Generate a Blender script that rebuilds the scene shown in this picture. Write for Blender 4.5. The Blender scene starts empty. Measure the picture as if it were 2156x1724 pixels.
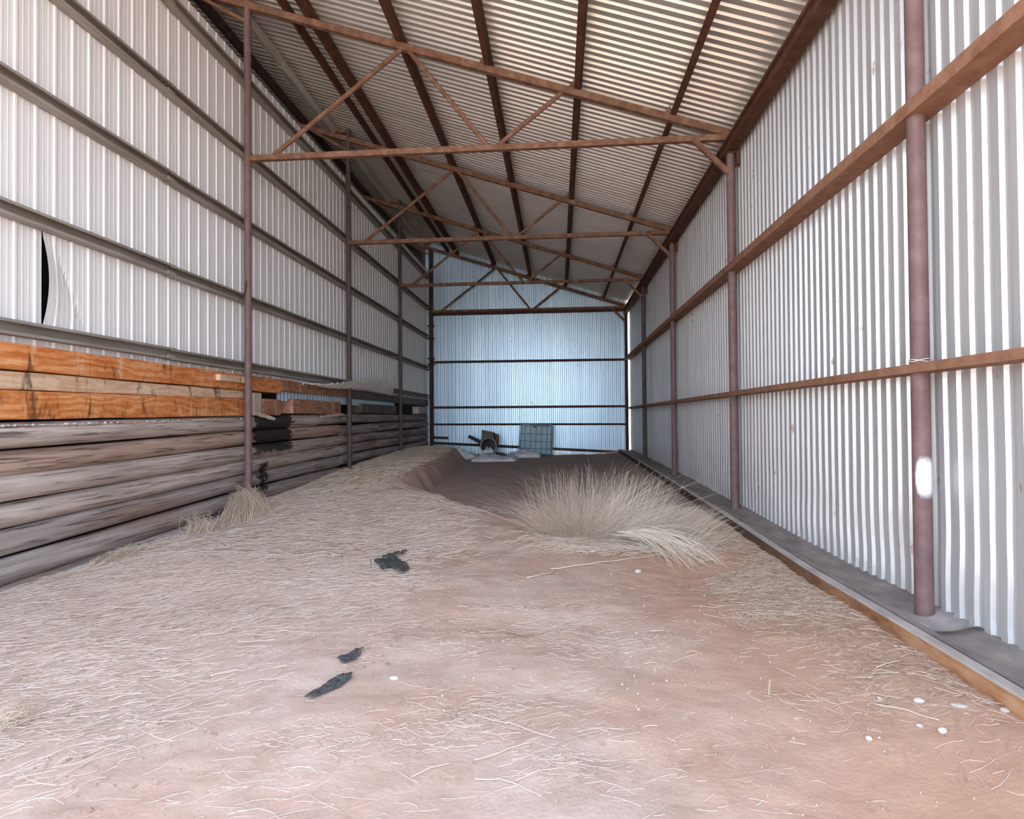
import bpy, math, random
import numpy as np
from mathutils import Vector, Matrix
random.seed(7); rng = np.random.default_rng(11)
SC = bpy.context.scene
COL = SC.collection
PI = math.pi

# ------------------------------------------------------------------ dimensions (metres)
XL, XR = -4.597, 2.45                       # left / right post lines
YS = [4.256 + 4.331 * i for i in range(5)]  # frames, front to back
ZB = 5.46                                   # truss bottom chord
SL = 0.322                                  # roof slope
def chord(x): return 7.77 - SL * (x + 4.6)
def roofz(x): return chord(x) + 0.235       # underside of the roof sheet
YB = 21.72                                  # back wall plane
Y0 = -0.12                                  # open front

# ------------------------------------------------------------------ scene helpers
def tag(o, label, cat, group=None, kind=None):
    if label: o['label'] = label
    if cat: o['category'] = cat
    if group: o['group'] = group
    if kind: o['kind'] = kind
    return o

def link(o, parent=None):
    COL.objects.link(o)
    if parent is not None: o.parent = parent
    return o

def empty(name, loc, label, cat, group=None):
    o = bpy.data.objects.new(name, None); o.location = loc
    o.empty_display_size = 0.1
    link(o); return tag(o, label, cat, group)

def mesh_obj(name, verts, faces, mat, parent=None, origin=None, smooth=False, attr=None, sharp=None):
    """verts in world space; the mesh is stored relative to its thing's origin."""
    if parent is not None:
        r = parent
        off = Vector((0, 0, 0))
        while r is not None: off += Vector(r.location); r = r.parent
    else:
        off = Vector(origin) if origin is not None else Vector((0, 0, 0))
    v = np.asarray(verts, dtype=np.float64).reshape(-1, 3) - np.array(off)
    me = bpy.data.meshes.new(name)
    if isinstance(faces, np.ndarray):
        n, k = faces.shape
        me.vertices.add(len(v)); me.vertices.foreach_set('co', v.astype(np.float32).ravel())
        me.loops.add(n * k); me.loops.foreach_set('vertex_index', faces.astype(np.int32).ravel())
        me.polygons.add(n)
        me.polygons.foreach_set('loop_start', np.arange(0, n * k, k, dtype=np.int32))
        me.update(calc_edges=True)
    else:
        me.from_pydata(v.tolist(), [], faces)
    me.validate()
    me.polygons.foreach_set('use_smooth', np.full(len(me.polygons), bool(smooth), dtype=bool))
    if attr is not None:
        for k_, a in attr.items():
            at = me.attributes.new(k_, 'FLOAT', 'POINT'); at.data.foreach_set('value', np.asarray(a, dtype=np.float32))
    if mat: me.materials.append(mat)
    o = bpy.data.objects.new(name, me)
    if parent is None and origin is not None: o.location = origin
    link(o, parent)
    if smooth and sharp:
        try: me.set_sharp_from_angle(angle=sharp)
        except Exception: pass
    return o

class MB:
    """collects shapes into one mesh"""
    def __init__(s): s.v = []; s.f = []
    def add(s, v, f):
        n = len(s.v); s.v += [tuple(p) for p in v]; s.f += [tuple(i + n for i in q) for q in f]; return s
    def box(s, x0, x1, y0, y1, z0, z1):
        v = [(x0,y0,z0),(x1,y0,z0),(x1,y1,z0),(x0,y1,z0),(x0,y0,z1),(x1,y0,z1),(x1,y1,z1),(x0,y1,z1)]
        return s.add(v, [(0,3,2,1),(4,5,6,7),(0,1,5,4),(1,2,6,5),(2,3,7,6),(3,0,4,7)])
    def bar(s, a, b, w, h, up=(0, 1, 0)):
        """rectangular bar from a to b; w across 'up', h along the third axis"""
        a, b = Vector(a), Vector(b); d = (b - a).normalized(); u = Vector(up); u = (u - d * u.dot(d)).normalized(); t = d.cross(u)
        v = []
        for p in (a, b):
            for i, j in ((-1,-1),(1,-1),(1,1),(-1,1)): v.append(p + u * (i * w / 2) + t * (j * h / 2))
        return s.add(v, [(0,3,2,1),(4,5,6,7),(0,1,5,4),(1,2,6,5),(2,3,7,6),(3,0,4,7)])
    def tube(s, pts, r, n=8, cap=True):
        pts = [Vector(p) for p in pts]; rs = r if isinstance(r, (list, tuple)) else [r] * len(pts)
        v = []; f = []; pu = None
        for i, p in enumerate(pts):
            d = (pts[min(i + 1, len(pts) - 1)] - pts[max(i - 1, 0)]).normalized()
            if pu is None:
                pu = Vector((0, 0, 1)) if abs(d.z) < .9 else Vector((1, 0, 0))
            u = (pu - d * pu.dot(d)).normalized(); pu = u; t = d.cross(u)
            for k in range(n):
                a = 2 * PI * k / n; v.append(p + u * (math.cos(a) * rs[i]) + t * (math.sin(a) * rs[i]))
        for i in range(len(pts) - 1):
            for k in range(n): f.append((i*n+k, i*n+(k+1)%n, (i+1)*n+(k+1)%n, (i+1)*n+k))
        if cap: f.append(tuple(range(n-1, -1, -1))); f.append(tuple((len(pts)-1)*n + k for k in range(n)))
        return s.add(v, f)
    def extrude_y(s, prof, ys, zoff=None, closed=True):
        """profile [(x,z)] swept along y"""
        n = len(prof); v = []; f = []
        for y in ys:
            dz = zoff(y) if zoff else 0
            v += [(x, y, z + dz) for x, z in prof]
        m = n if closed else n - 1
        for i in range(len(ys) - 1):
            for k in range(m): f.append((i*n+k, (i+1)*n+k, (i+1)*n+(k+1)%n, i*n+(k+1)%n))
        if closed: f.append(tuple(range(n))); f.append(tuple((len(ys)-1)*n + k for k in range(n-1, -1, -1)))
        return s.add(v, f)
    def build(s, name, mat, parent=None, origin=None, smooth=False, bevel=0, sharp=0.6):
        o = mesh_obj(name, s.v, s.f, mat, parent, origin, smooth, sharp=sharp)
        if bevel:
            b = o.modifiers.new('bevel', 'BEVEL'); b.width = bevel; b.segments = 2; b.limit_method = 'ANGLE'; b.angle_limit = 0.6
        return o

def copy_tree(o, parent=None):
    c = o.copy(); COL.objects.link(c)
    if parent is not None: c.parent = parent
    for ch in list(o.children): copy_tree(ch, c)
    return c

# value noise (numpy)
_perm = np.random.default_rng(3).random((256, 256))
def vnoise(x, y):
    x = np.asarray(x, float); y = np.asarray(y, float)
    xi = np.floor(x).astype(int); yi = np.floor(y).astype(int); fx = x - xi; fy = y - yi
    fx = fx * fx * (3 - 2 * fx); fy = fy * fy * (3 - 2 * fy)
    P = lambda a, b: _perm[a & 255, b & 255]
    return (P(xi, yi) * (1-fx) + P(xi+1, yi) * fx) * (1-fy) + (P(xi, yi+1) * (1-fx) + P(xi+1, yi+1) * fx) * fy - .5
def sstep(a, b, t):
    t = np.clip((np.asarray(t, float) - a) / (b - a), 0, 1); return t * t * (3 - 2 * t)

# ------------------------------------------------------------------ materials
class NT:
    def __init__(s, name, rough=.6, metal=0., spec=.3):
        s.m = bpy.data.materials.new(name); s.m.use_nodes = True; s.t = s.m.node_tree; s.n = s.t.nodes
        s.b = s.n['Principled BSDF']; s.b.inputs['Roughness'].default_value = rough; s.b.inputs['Metallic'].default_value = metal
        s.b.inputs['Specular IOR Level'].default_value = spec
        s.pos = s.n.new('ShaderNodeNewGeometry').outputs['Position']
    def L(s, a, b): s.t.links.new(a, b)
    def scaled(s, sc):
        m = s.n.new('ShaderNodeMapping'); s.L(s.pos, m.inputs['Vector']); m.inputs['Scale'].default_value = sc; return m.outputs[0]
    def noise(s, sc, detail=4, rough=.55, dist=0):
        k = s.n.new('ShaderNodeTexNoise'); s.L(s.scaled(sc), k.inputs['Vector']); k.inputs['Scale'].default_value = 1
        k.inputs['Detail'].default_value = detail; k.inputs['Roughness'].default_value = rough; k.inputs['Distortion'].default_value = dist
        return k.outputs['Fac']
    def ramp(s, fac, stops):
        r = s.n.new('ShaderNodeValToRGB'); s.L(fac, r.inputs[0]); e = r.color_ramp.elements
        while len(e) > 1: e.remove(e[-1])
        e[0].position = stops[0][0]; e[0].color = (*stops[0][1], 1)
        for p, c in stops[1:]:
            q = e.new(p); q.color = (*c, 1)
        return r.outputs[0]
    def bw(s, fac, a, b):
        m = s.n.new('ShaderNodeMapRange'); m.interpolation_type = 'SMOOTHSTEP'; s.L(fac, m.inputs[0]); m.inputs[1].default_value = a; m.inputs[2].default_value = b
        return m.outputs[0]
    def mix(s, fac, a, b, mode='MIX'):
        m = s.n.new('ShaderNodeMix'); m.data_type = 'RGBA'; m.blend_type = mode
        for sock, val in ((m.inputs[0], fac), (m.inputs[6], a), (m.inputs[7], b)):
            if isinstance(val, tuple): sock.default_value = (*val, 1)
            elif isinstance(val, (int, float)): sock.default_value = val
            else: s.L(val, sock)
        return m.outputs[2]
    def math(s, op, a, b=0., c=None):
        m = s.n.new('ShaderNodeMath'); m.operation = op
        for i, v in enumerate((a, b) if c is None else (a, b, c)):
            if isinstance(v, (int, float)): m.inputs[i].default_value = v
            else: s.L(v, m.inputs[i])
        return m.outputs[0]
    def xyz(s):
        k = s.n.new('ShaderNodeSeparateXYZ'); s.L(s.pos, k.inputs[0]); return k.outputs
    def attr(s, name):
        k = s.n.new('ShaderNodeAttribute'); k.attribute_name = name; return k.outputs['Fac']
    def bump(s, h, strength=.3, dist=.01):
        k = s.n.new('ShaderNodeBump'); s.L(h, k.inputs['Height']); k.inputs['Strength'].default_value = strength; k.inputs['Distance'].default_value = dist
        s.L(k.outputs[0], s.b.inputs['Normal'])
    def out(s, col):
        if isinstance(col, tuple): s.b.inputs['Base Color'].default_value = (*col, 1)
        else: s.L(col, s.b.inputs['Base Color'])
        return s.m

def sheet_mat(name, c0, c1, streak, rust_amt=.0, rough=.5, metal=.0, spec=.35):
    t = NT(name, rough, metal, spec)
    c = t.mix(t.bw(t.noise(streak, 3), .3, .7), c0, c1)
    if rust_amt:
        sp = t.bw(t.noise((9, 9, 4), 3, .6), .70 - rust_amt, .78 - rust_amt)
        c = t.mix(t.math('MULTIPLY', sp, .75), c, (.30, .17, .09))
        dk = t.bw(t.noise((40, 40, 22), 2, .5), .74, .80)
        c = t.mix(t.math('MULTIPLY', dk, .45), c, (.2, .15, .11))
    t.bump(t.noise((6, 6, 2.5), 3), .25, .004)
    return t.out(c)
M_right = sheet_mat('galvanised_right_wall', (.56, .55, .545), (.66, .645, .635), (5, 5, .25), .035, .38, .4)
M_left = sheet_mat('pale_left_wall', (.86, .845, .845), (.92, .905, .905), (5, 5, .25), .0)
M_back = sheet_mat('galvanised_back_wall', (.50, .645, .79), (.62, .75, .87), (4, 4, .2), .02, .36, .6)  # blue of the skylight put into the galvanised base colour
M_roof = sheet_mat('galvanised_roof', (.60, .565, .53), (.68, .645, .61), (.3, 6, .3), .0, .32, .4)
M_strip = sheet_mat('blue_grey_sheet', (.36, .47, .56), (.44, .54, .62), (3, 3, .3), .0)

def rust_mat(name, a, b, c, speck=.35, rough=.75):
    t = NT(name, rough, 0, .25)
    n = t.noise((7, 7, 7), 6, .65)
    col = t.ramp(n, [(.3, a), (.5, b), (.7, c)])
    sp = t.bw(t.noise((55, 55, 55), 2), .66, .74)
    col = t.mix(t.math('MULTIPLY', sp, speck), col, (.62, .48, .36))
    t.bump(t.noise((60, 60, 60), 3), .3, .004)
    return t.out(col)
M_truss = rust_mat('rusty_truss_steel', (.13, .06, .036), (.21, .105, .065), (.31, .18, .115), .6)
M_purlin = rust_mat('dark_rust_purlin', (.07, .028, .017), (.11, .045, .027), (.16, .07, .04), .12)
M_girt_r = rust_mat('rust_brown_girt', (.22, .10, .058), (.30, .15, .09), (.38, .21, .13), .25)
M_post = rust_mat('brown_painted_post', (.15, .085, .08), (.19, .115, .11), (.24, .15, .14), .1, .5)
M_darksteel = rust_mat('dark_brown_steel', (.05, .028, .024), (.075, .042, .036), (.11, .06, .05), .1)
# nearest right post: the same paint with a white paint blotch
def post_blotch():
    t = NT('brown_post_with_white_paint', .5, 0, .25)
    col = t.ramp(t.noise((7, 7, 7), 6, .65), [(.3, (.15, .085, .08)), (.5, (.19, .115, .11)), (.7, (.24, .15, .14))])
    p = t.xyz()
    dz = t.math('DIVIDE', t.math('SUBTRACT', p[2], 1.13), .135)
    dy = t.math('DIVIDE', t.math('SUBTRACT', p[1], 4.204), .036)
    dd = t.math('SQRT', t.math('ADD', t.math('MULTIPLY', dz, dz), t.math('MULTIPLY', dy, dy)))
    k = t.bw(t.math('ADD', dd, t.math('MULTIPLY', t.noise((30, 30, 30), 3), .25)), 1.25, .75)
    t.bump(t.noise((60, 60, 60), 3), .2, .003)
    return t.out(t.mix(k, col, (.88, .88, .9)))
M_postA = post_blotch()
def galv_girt():
    t = NT('dusty_galvanised_girt', .6, .0, .4)
    col = t.ramp(t.noise((12, 1.2, 12), 5), [(.3, (.24, .205, .17)), (.55, (.34, .30, .26)), (.75, (.42, .39, .36))])
    return t.out(col)
M_girt_l = galv_girt()
M_post_d = rust_mat('shaded_brown_post', (.075, .05, .05), (.105, .072, .072), (.14, .098, .095), .08, .5)  # post paint darkened to carry the weaker light deeper in the shed
M_galv_p = plain_galv = sheet_mat('pale_galvanised_purlin', (.42, .38, .33), (.56, .52, .47), (9, 1.5, 9))

def log_mat(name, a, b, c):
    t = NT(name, .85, 0, .15)
    n = t.noise((14, .9, 14), 8, .62, .4)
    col = t.ramp(n, [(.28, a), (.5, b), (.72, c)])
    crack = t.bw(t.noise((42, 1.1, 42), 7, .68, .4), .56, .63)
    col = t.mix(t.math('MULTIPLY', crack, .72), col, (.06, .045, .04))
    red = t.bw(t.noise((2.2, .35, 2.2), 3), .52, .70)
    col = t.mix(t.math('MULTIPLY', red, .5), col, (.28, .15, .10))
    # burnt black patches with their own outline
    p = t.xyz(); w = t.math('MULTIPLY', t.math('SUBTRACT', t.noise((4, 4, 12), 6, .75), .5), 1.1)
    def boxmask(y0, y1, z0, z1, soft=.06):
        y = t.math('ADD', p[1], w); z = t.math('ADD', p[2], t.math('MULTIPLY', w, .3))
        m = t.math('MULTIPLY', t.bw(y, y0 - soft, y0 + soft), t.bw(y, y1 + soft, y1 - soft))
        return t.math('MULTIPLY', m, t.math('MULTIPLY', t.bw(z, z0 - soft, z0 + soft), t.bw(z, z1 + soft, z1 - soft)))
    k = t.math('MAXIMUM', boxmask(9.0, 10.35, 1.02, 1.75), boxmask(9.2, 9.45, .38, .86, .04))
    col = t.mix(t.math('MULTIPLY', k, .93), col, (.018, .016, .016))
    t.bump(t.math('ADD', n, t.math('MULTIPLY', crack, -.7)), .7, .012)
    return t.out(col)
M_log = log_mat('weathered_grey_log', (.31, .24, .205), (.53, .435, .38), (.71, .62, .56))
M_log_red = log_mat('reddish_brown_log', (.30, .19, .145), (.50, .345, .275), (.66, .52, .44))
M_log_dark = log_mat('dark_grey_log', (.21, .175, .16), (.39, .325, .30), (.58, .51, .48))

def beam_mat(name, a, b, c, stain):
    t = NT(name, .6, 0, .3)
    w = t.n.new('ShaderNodeTexWave'); w.wave_type = 'BANDS'; w.bands_direction = 'Z'
    t.L(t.scaled((1, .3, 1)), w.inputs['Vector']); w.inputs['Scale'].default_value = 3.5; w.inputs['Distortion'].default_value = 22
    w.inputs['Detail'].default_value = 4; w.inputs['Detail Scale'].default_value = .8; w.inputs['Detail Roughness'].default_value = .6
    g = t.math('ADD', t.math('MULTIPLY', w.outputs['Fac'], .16), t.math('ADD', t.math('MULTIPLY', t.noise((8, .9, 22), 6, .65, .8), .45), t.math('MULTIPLY', t.noise((3, 2.2, 3), 6, .7), .45)))
    col = t.ramp(g, [(.25, a), (.5, b), (.8, c)])
    st = t.bw(t.noise((3, 5.5, 1.6), 7, .75, .5), .53, .64)
    col = t.mix(t.math('MULTIPLY', st, stain), col, (.06, .025, .015))
    pl = t.bw(t.noise((5, 6, 1.3), 6, .75, .4), .55, .68)
    col = t.mix(t.math('MULTIPLY', pl, .6), col, (.80, .56, .40))
    t.bump(g, .35, .006)
    return t.out(col)
M_beam = beam_mat('orange_stained_sleeper', (.33, .085, .022), (.66, .22, .06), (.88, .50, .25), .8)
M_beam_b = beam_mat('shaded_sleeper', (.20, .075, .04), (.38, .165, .095), (.56, .31, .20), .55)  # farther sleepers: weaker light put into a duller, redder colour
M_beam_p = beam_mat('pale_weathered_sleeper', (.46, .27, .15), (.70, .47, .31), (.86, .68, .52), .8)
M_beam_d = beam_mat('dark_brown_board', (.06, .04, .03), (.10, .068, .05), (.15, .10, .075), .4)
def plain(name, c0, c1, sc=(6, 6, 6), rough=.8, spec=.2, bump=.3):
    t = NT(name, rough, 0, spec)
    n = t.noise(sc, 6, .6); t.bump(n, bump, .006)
    return t.out(t.ramp(n, [(.3, c0), (.7, c1)]))
M_palewood = plain('pale_split_wood', (.45, .36, .28), (.68, .58, .49), (8, 8, 2))
M_black = plain('unlit_bay_black', (.012, .012, .013), (.03, .028, .027))  # darkness of the unlit bay put into a near-black colour
M_soil_out = plain('outside_soil', (.52, .39, .29), (.62, .48, .37), (.6, .6, .6))
M_stone = plain('pale_stone', (.50, .42, .36), (.74, .66, .6), (14, 14, 14))
M_clod = plain('brown_soil_clod', (.30, .19, .135), (.52, .36, .27), (14, 14, 14))
M_stone_w = plain('white_stone', (.78, .77, .75), (.9, .89, .88), (14, 14, 14))
M_rag = plain('charred_rag', (.02, .021, .024), (.16, .16, .165), (70, 70, 70), .7, .3, .8)
M_plastic = plain('dirty_white_plastic', (.66, .63, .64), (.84, .81, .82), (5, 5, 5), .45, .4)
M_white = plain('white_plastic', (.80, .82, .84), (.9, .91, .93), (5, 5, 5), .5, .4)
M_drum = plain('brown_drum_steel', (.10, .085, .07), (.2, .17, .14), (5, 5, 5), .55, .4)
M_drum_in = plain('shaded_drum_inner', (.022, .018, .014), (.07, .055, .042), (3, 3, 3), .5, .4)  # shade inside the drum put into a darker steel colour
M_olive = plain('olive_cardboard', (.20, .165, .09), (.29, .24, .14), (4, 4, 4))
M_olive_top = plain('grey_green_flap', (.12, .13, .10), (.19, .2, .16), (4, 4, 4))
M_brick = plain('brown_block', (.16, .085, .06), (.24, .13, .09), (8, 8, 8))
M_plank = plain('dark_violet_plank', (.045, .04, .06), (.08, .07, .1), (4, 4, 12))
M_red = plain('red_cap', (.30, .03, .04), (.4, .05, .06))
M_cage = plain('grey_cage_tube', (.16, .17, .18), (.26, .27, .28), (4, 4, 4), .5, .4)
M_wire = plain('pale_wire', (.6, .52, .46), (.75, .68, .62))
M_twig = plain('dark_twig', (.09, .06, .05), (.16, .11, .09))
def ibc_mat():
    t = NT('cloudy_blue_green_plastic', .35, 0, .4)
    return t.out(t.ramp(t.noise((2, 2, 2), 4), [(.3, (.22, .38, .46)), (.7, (.32, .50, .58))]))
M_ibc = ibc_mat()
def straw_mat(name, a, b, c):
    t = NT(name, .7, 0, .25)
    return t.out(t.ramp(t.attr('rnd'), [(0., a), (.5, b), (1., c)]))
M_straw = straw_mat('dry_pale_straw', (.48, .36, .29), (.62, .49, .405), (.75, .63, .54))
M_straw_y = straw_mat('dry_tan_straw', (.45, .33, .23), (.66, .52, .39), (.84, .71, .56))
M_straw_r = straw_mat('brown_straw_crumbs', (.34, .235, .165), (.56, .42, .315), (.80, .66, .53))
M_bush = straw_mat('dry_grey_beige_stems', (.50, .38, .28), (.72, .59, .46), (.90, .79, .67))

def soil_mat():
    t = NT('reddish_dry_soil', .95, 0, .1)
    n1 = t.noise((.7, .7, .7), 5, .6); n2 = t.noise((9, 9, 9), 6, .65)
    dry = t.ramp(n1, [(.32, (.57, .365, .27)), (.5, (.63, .455, .37)), (.68, (.67, .53, .46))])
    dry = t.mix(t.math('MULTIPLY', t.bw(n2, .52, .75), .35), dry, (.50, .32, .23))
    dry = t.mix(t.math('MULTIPLY', t.bw(t.noise((3.2, 3.2, 3.2), 7, .7), .50, .66), .38), dry, (.40, .255, .18))
    dry = t.mix(t.math('MULTIPLY', t.bw(t.noise((45, 45, 45), 3, .6), .62, .72), .55), dry, (.74, .60, .52))
    px = t.xyz()[0]
    org = t.bw(t.math('ADD', px, t.math('MULTIPLY', t.noise((.9, .9, .9), 4), 2.2)), .9, 3.0)
    dry = t.mix(t.math('MULTIPLY', org, .75), dry, (.56, .32, .205))
    crumbs = t.ramp(t.noise((26, 26, 26), 5, .7), [(.35, (.27, .175, .125)), (.65, (.58, .43, .33))])
    dry = t.mix(t.attr('crumbs'), dry, crumbs)
    hollow_soil = t.ramp(t.noise((2, 2, 2), 5), [(.3, (.40, .31, .265)), (.7, (.50, .39, .34))])  # darker soil tone inside the pit outline
    col = t.mix(t.attr('hollow_soil'), dry, hollow_soil)
    litter = t.ramp(n2, [(.3, (.50, .38, .30)), (.7, (.70, .57, .48))])
    col = t.mix(t.attr('litter'), col, litter)
    t.bump(t.math('ADD', n2, t.math('MULTIPLY', t.noise((40, 40, 40), 4), .5)), .5, .014)
    return t.out(col)
M_soil = soil_mat()
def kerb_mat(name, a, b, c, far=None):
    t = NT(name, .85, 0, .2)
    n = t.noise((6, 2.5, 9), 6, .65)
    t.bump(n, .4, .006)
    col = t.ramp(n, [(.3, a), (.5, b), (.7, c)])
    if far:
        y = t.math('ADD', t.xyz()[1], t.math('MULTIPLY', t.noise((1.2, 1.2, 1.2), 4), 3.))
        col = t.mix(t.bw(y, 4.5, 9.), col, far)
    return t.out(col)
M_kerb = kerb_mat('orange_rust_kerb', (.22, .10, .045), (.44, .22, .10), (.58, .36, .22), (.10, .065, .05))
M_kerb_top = kerb_mat('worn_pale_kerb_lip', (.36, .30, .27), (.50, .45, .42), (.62, .57, .54))
M_sill = kerb_mat('dusty_grey_sill', (.20, .165, .15), (.29, .25, .235), (.42, .34, .29))

# ------------------------------------------------------------------ terrain
def lowz(y): return np.interp(y, [-5, -.5, 3, 6, 8.5, 14, 21.7, 23], [-.1, 0., .03, .05, .06, .15, .24, .25])
def yedge(x): return np.interp(x, [-3.0, -2.58, -2.17, -1.57, -.65, .5, 1.6, 2.5], [10.6, 10.19, 9.82, 9.08, 8.44, 8.1, 8.2, 8.4])
def xedge(y): return np.interp(y, [9.5, 10.19, 10.65, 13, 18, 20, 22], [-2.5, -2.6, -2.79, -2.87, -3.18, -3.45, -4.3])
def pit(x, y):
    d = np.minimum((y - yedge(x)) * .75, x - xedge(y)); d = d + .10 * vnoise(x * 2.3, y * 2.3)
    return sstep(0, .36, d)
def ground(x, y):
    x = np.asarray(x, float); y = np.asarray(y, float)
    lo = lowz(y)
    hb = np.interp(y, [0, 4.7, 5.8, 7.8, 10, 13.2, 17.6, 21.7], [.08, .10, .13, .17, .31, .46, .62, .56])
    near = lo + (hb - lo) * sstep(-1.3, -4.5, x)
    he = np.interp(x, [-4.6, -2.58, -2.17, -1.57, -.65, .5, 1.6], [.33, .42, .31, .24, .14, .08, .06])
    dist = np.maximum(0, yedge(x) - y)
    near = near + np.maximum(0, he - near) * np.exp(-(dist / 1.6) ** 2)
    zE = np.interp(y, [10, 10.65, 11.5, 13, 18, 21.7], [.40, .45, .49, .51, .53, .47])
    t = sstep(-2.8, -4.6, x); far = zE * (1 - t) + hb * t
    k = sstep(9.0, 10.6, y); up = near * (1 - k) + far * k
    s = pit(x, y)
    z = up * (1 - s) + lo * s
    z = z + np.interp(y, [0, 3, 9, 14, 22], [.06, .085, .09, .10, .06]) * sstep(1.2, 2.1, x)
    a = 1 - .6 * s
    z = z + a * (.05 * vnoise(x * .9, y * .9) + .028 * vnoise(x * 2.7 + 9, y * 2.7) + .014 * vnoise(x * 7, y * 7 + 5) + .007 * vnoise(x * 19, y * 19))
    return np.where(y < -.3, z - .18 * sstep(-.3, -1.2, y), z)
def g(x, y): return float(ground(np.array([x]), np.array([y]))[0])
def litter_density(x, y):
    n = vnoise(x * 1.3, y * 1.3) + .6 * vnoise(x * 3.4, y * 3.4)
    lim = np.interp(y, [2, 3, 5, 7, 9.5], [-2.2, -2.15, -1.75, -1.0, -1.2])
    d = sstep(.55, -.75, x - lim + n * .9) * sstep(9.9, 9.2, y - (x + 2) * .0)
    d = np.maximum(d, sstep(0, -.4, x - xedge(y)) * sstep(9, 10, y) * .8)
    r = sstep(1.1, 1.9, x + n * .9) * sstep(2.6, 3.6, y) * sstep(10, 6.5, y) * .7
    return np.clip(np.maximum(d, r), 0, 1)

nx, ny = 200, 600
gx = np.linspace(-5.3, 2.75, nx); gy = np.concatenate([np.linspace(-1.4, 9.0, 330), np.linspace(9.0, 22.4, ny - 330 + 1)[1:]])
GX, GY = np.meshgrid(gx, gy); GZ = ground(GX.ravel(), GY.ravel())
V = np.stack([GX.ravel(), GY.ravel(), GZ], 1)
idx = np.arange(nx * ny).reshape(ny, nx)
F = np.stack([idx[:-1, :-1], idx[:-1, 1:], idx[1:, 1:], idx[1:, :-1]], -1).reshape(-1, 4)
hollow_soil = pit(GX.ravel(), GY.ravel()) * .9
lit = litter_density(GX.ravel(), GY.ravel()) * .55
floor = mesh_obj('floor', V, F, M_soil, smooth=True, attr={'hollow_soil': hollow_soil, 'litter': lit * (GX.ravel() < .7), 'crumbs': lit * (GX.ravel() >= .7) * 1.2})
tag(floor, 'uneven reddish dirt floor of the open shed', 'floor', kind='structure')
out = MB().add([(-60, -70, -.14), (60, -70, -.14), (60, 60, -.14), (-60, 60, -.14)], [(0, 1, 2, 3)]).build('ground_outside', M_soil_out)
tag(out, 'bare reddish ground outside around the shed', 'ground', kind='structure')

# ------------------------------------------------------------------ corrugated sheets
def profile(length, pitch, cell):
    """cell: list of (u, h) along one pitch"""
    us, hs = [], []
    n = int(math.ceil(length / pitch))
    for i in range(n):
        for u, h in cell:
            if i * pitch + u <= length: us.append(i * pitch + u); hs.append(h)
    us.append(length); hs.append(cell[0][1])
    return np.array(us), np.array(hs)
C20 = [(0, 0), (.052, 0), (.068, .021), (.1215, .021), (.1374, 0)]
C20 = C20[:-1] + []                                    # last point is the next pitch's first
CL = [(0, .012), (.022, .012), (.040, 0), (.078, 0), (.086, .0022), (.094, .0022), (.102, 0), (.140, 0), (.148, .0022), (.156, .0022), (.164, 0), (.199, 0)]

def grid_sheet(P, mat, name, thickness=.0012, parent=None):
    """P: (rows, cols, 3)"""
    r, c = P.shape[:2]; idx = np.arange(r * c).reshape(r, c)
    Fq = np.stack([idx[:-1, :-1], idx[:-1, 1:], idx[1:, 1:], idx[1:, :-1]], -1).reshape(-1, 4)
    return mesh_obj(name, P.reshape(-1, 3), Fq, mat, parent)

# right wall
us, hs = profile(21.64 - Y0, .1375, C20)
zs = np.array([.20, .32, .44, .56, .68, .8, .95, 1.1, 1.3, 1.6, 2.2, 3.2, 4.4, 5.72])
U, Zr = np.meshgrid(us, zs); Hh = np.tile(hs, (len(zs), 1))
Y = Y0 + U; low = sstep(1.25, .25, Zr)
Pw = np.stack([2.565 + .021 - Hh + .012 * low * 2 * vnoise(Y * 1.7, Zr * 2.2) , Y + .028 * low * vnoise(Y * 1.3 + 4, Zr * 3.1) + .012 * vnoise(Y * .7, Zr * .9), Zr], -1)
Pw[0, :, 2] = .12 + np.interp(us + Y0, [3, 8, 13, 21], [0, .06, .12, .14]) + .015 * vnoise(us * 5, us * 0)
o = grid_sheet(Pw, M_right, 'wall_right'); tag(o, 'right wall of bright galvanised corrugated sheet', 'wall', kind='structure')
# left wall, with the seam where one sheet is pulled away
WT = 7.08
us, hs = profile(YB - Y0, .2112, CL)
zs = np.array([2.225, 2.31, 2.42] + list(np.linspace(2.5, 3.28, 14)) + [3.4, 3.6, 4.5, 5.6, 6.6, WT])
seam = 5.24
def left_sheet(mask, name, pulled):
    u = us[mask]; h = hs[mask]
    U, Zr = np.meshgrid(u, zs); Hh = np.tile(h, (len(zs), 1)); Y = Y0 + U
    X = -4.80 - .012 + Hh
    if pulled:
        tz = np.clip((Zr - 2.42) / (3.33 - 2.42), 0, 1)
        bulge = np.sin(PI * tz) ** .9
        reach = .10 + .50 * (1 - tz)                       # crease runs from the top of the seam down to the right
        w = np.clip(1 - (Y - seam) / reach, 0, 1) ** 1.3
        k = w * bulge
        X = X + .050 * k - Hh * .7 * np.clip(k * 3, 0, 1)
        crease = np.exp(-((Y - seam - reach * .9) / .025) ** 2) * bulge
        X = X - .010 * crease
        Y = Y + .028 * k
    P = np.stack([X, Y, Zr], -1)
    o = grid_sheet(P, M_left, name)
    return o
ys_abs = us + Y0
o = left_sheet(ys_abs <= seam + .001, 'wall_left', False); tag(o, 'left wall of pale corrugated sheet nearest the open front', 'wall', kind='structure')
m2 = ys_abs >= seam - .001
us = np.concatenate([[seam - Y0], us[m2]]); hs = np.concatenate([[0.0], hs[m2]])
o = left_sheet(np.ones(len(us), bool), 'wall_left_far', True); tag(o, 'left wall of pale corrugated sheet beyond the pulled seam', 'wall', kind='structure')
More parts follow.
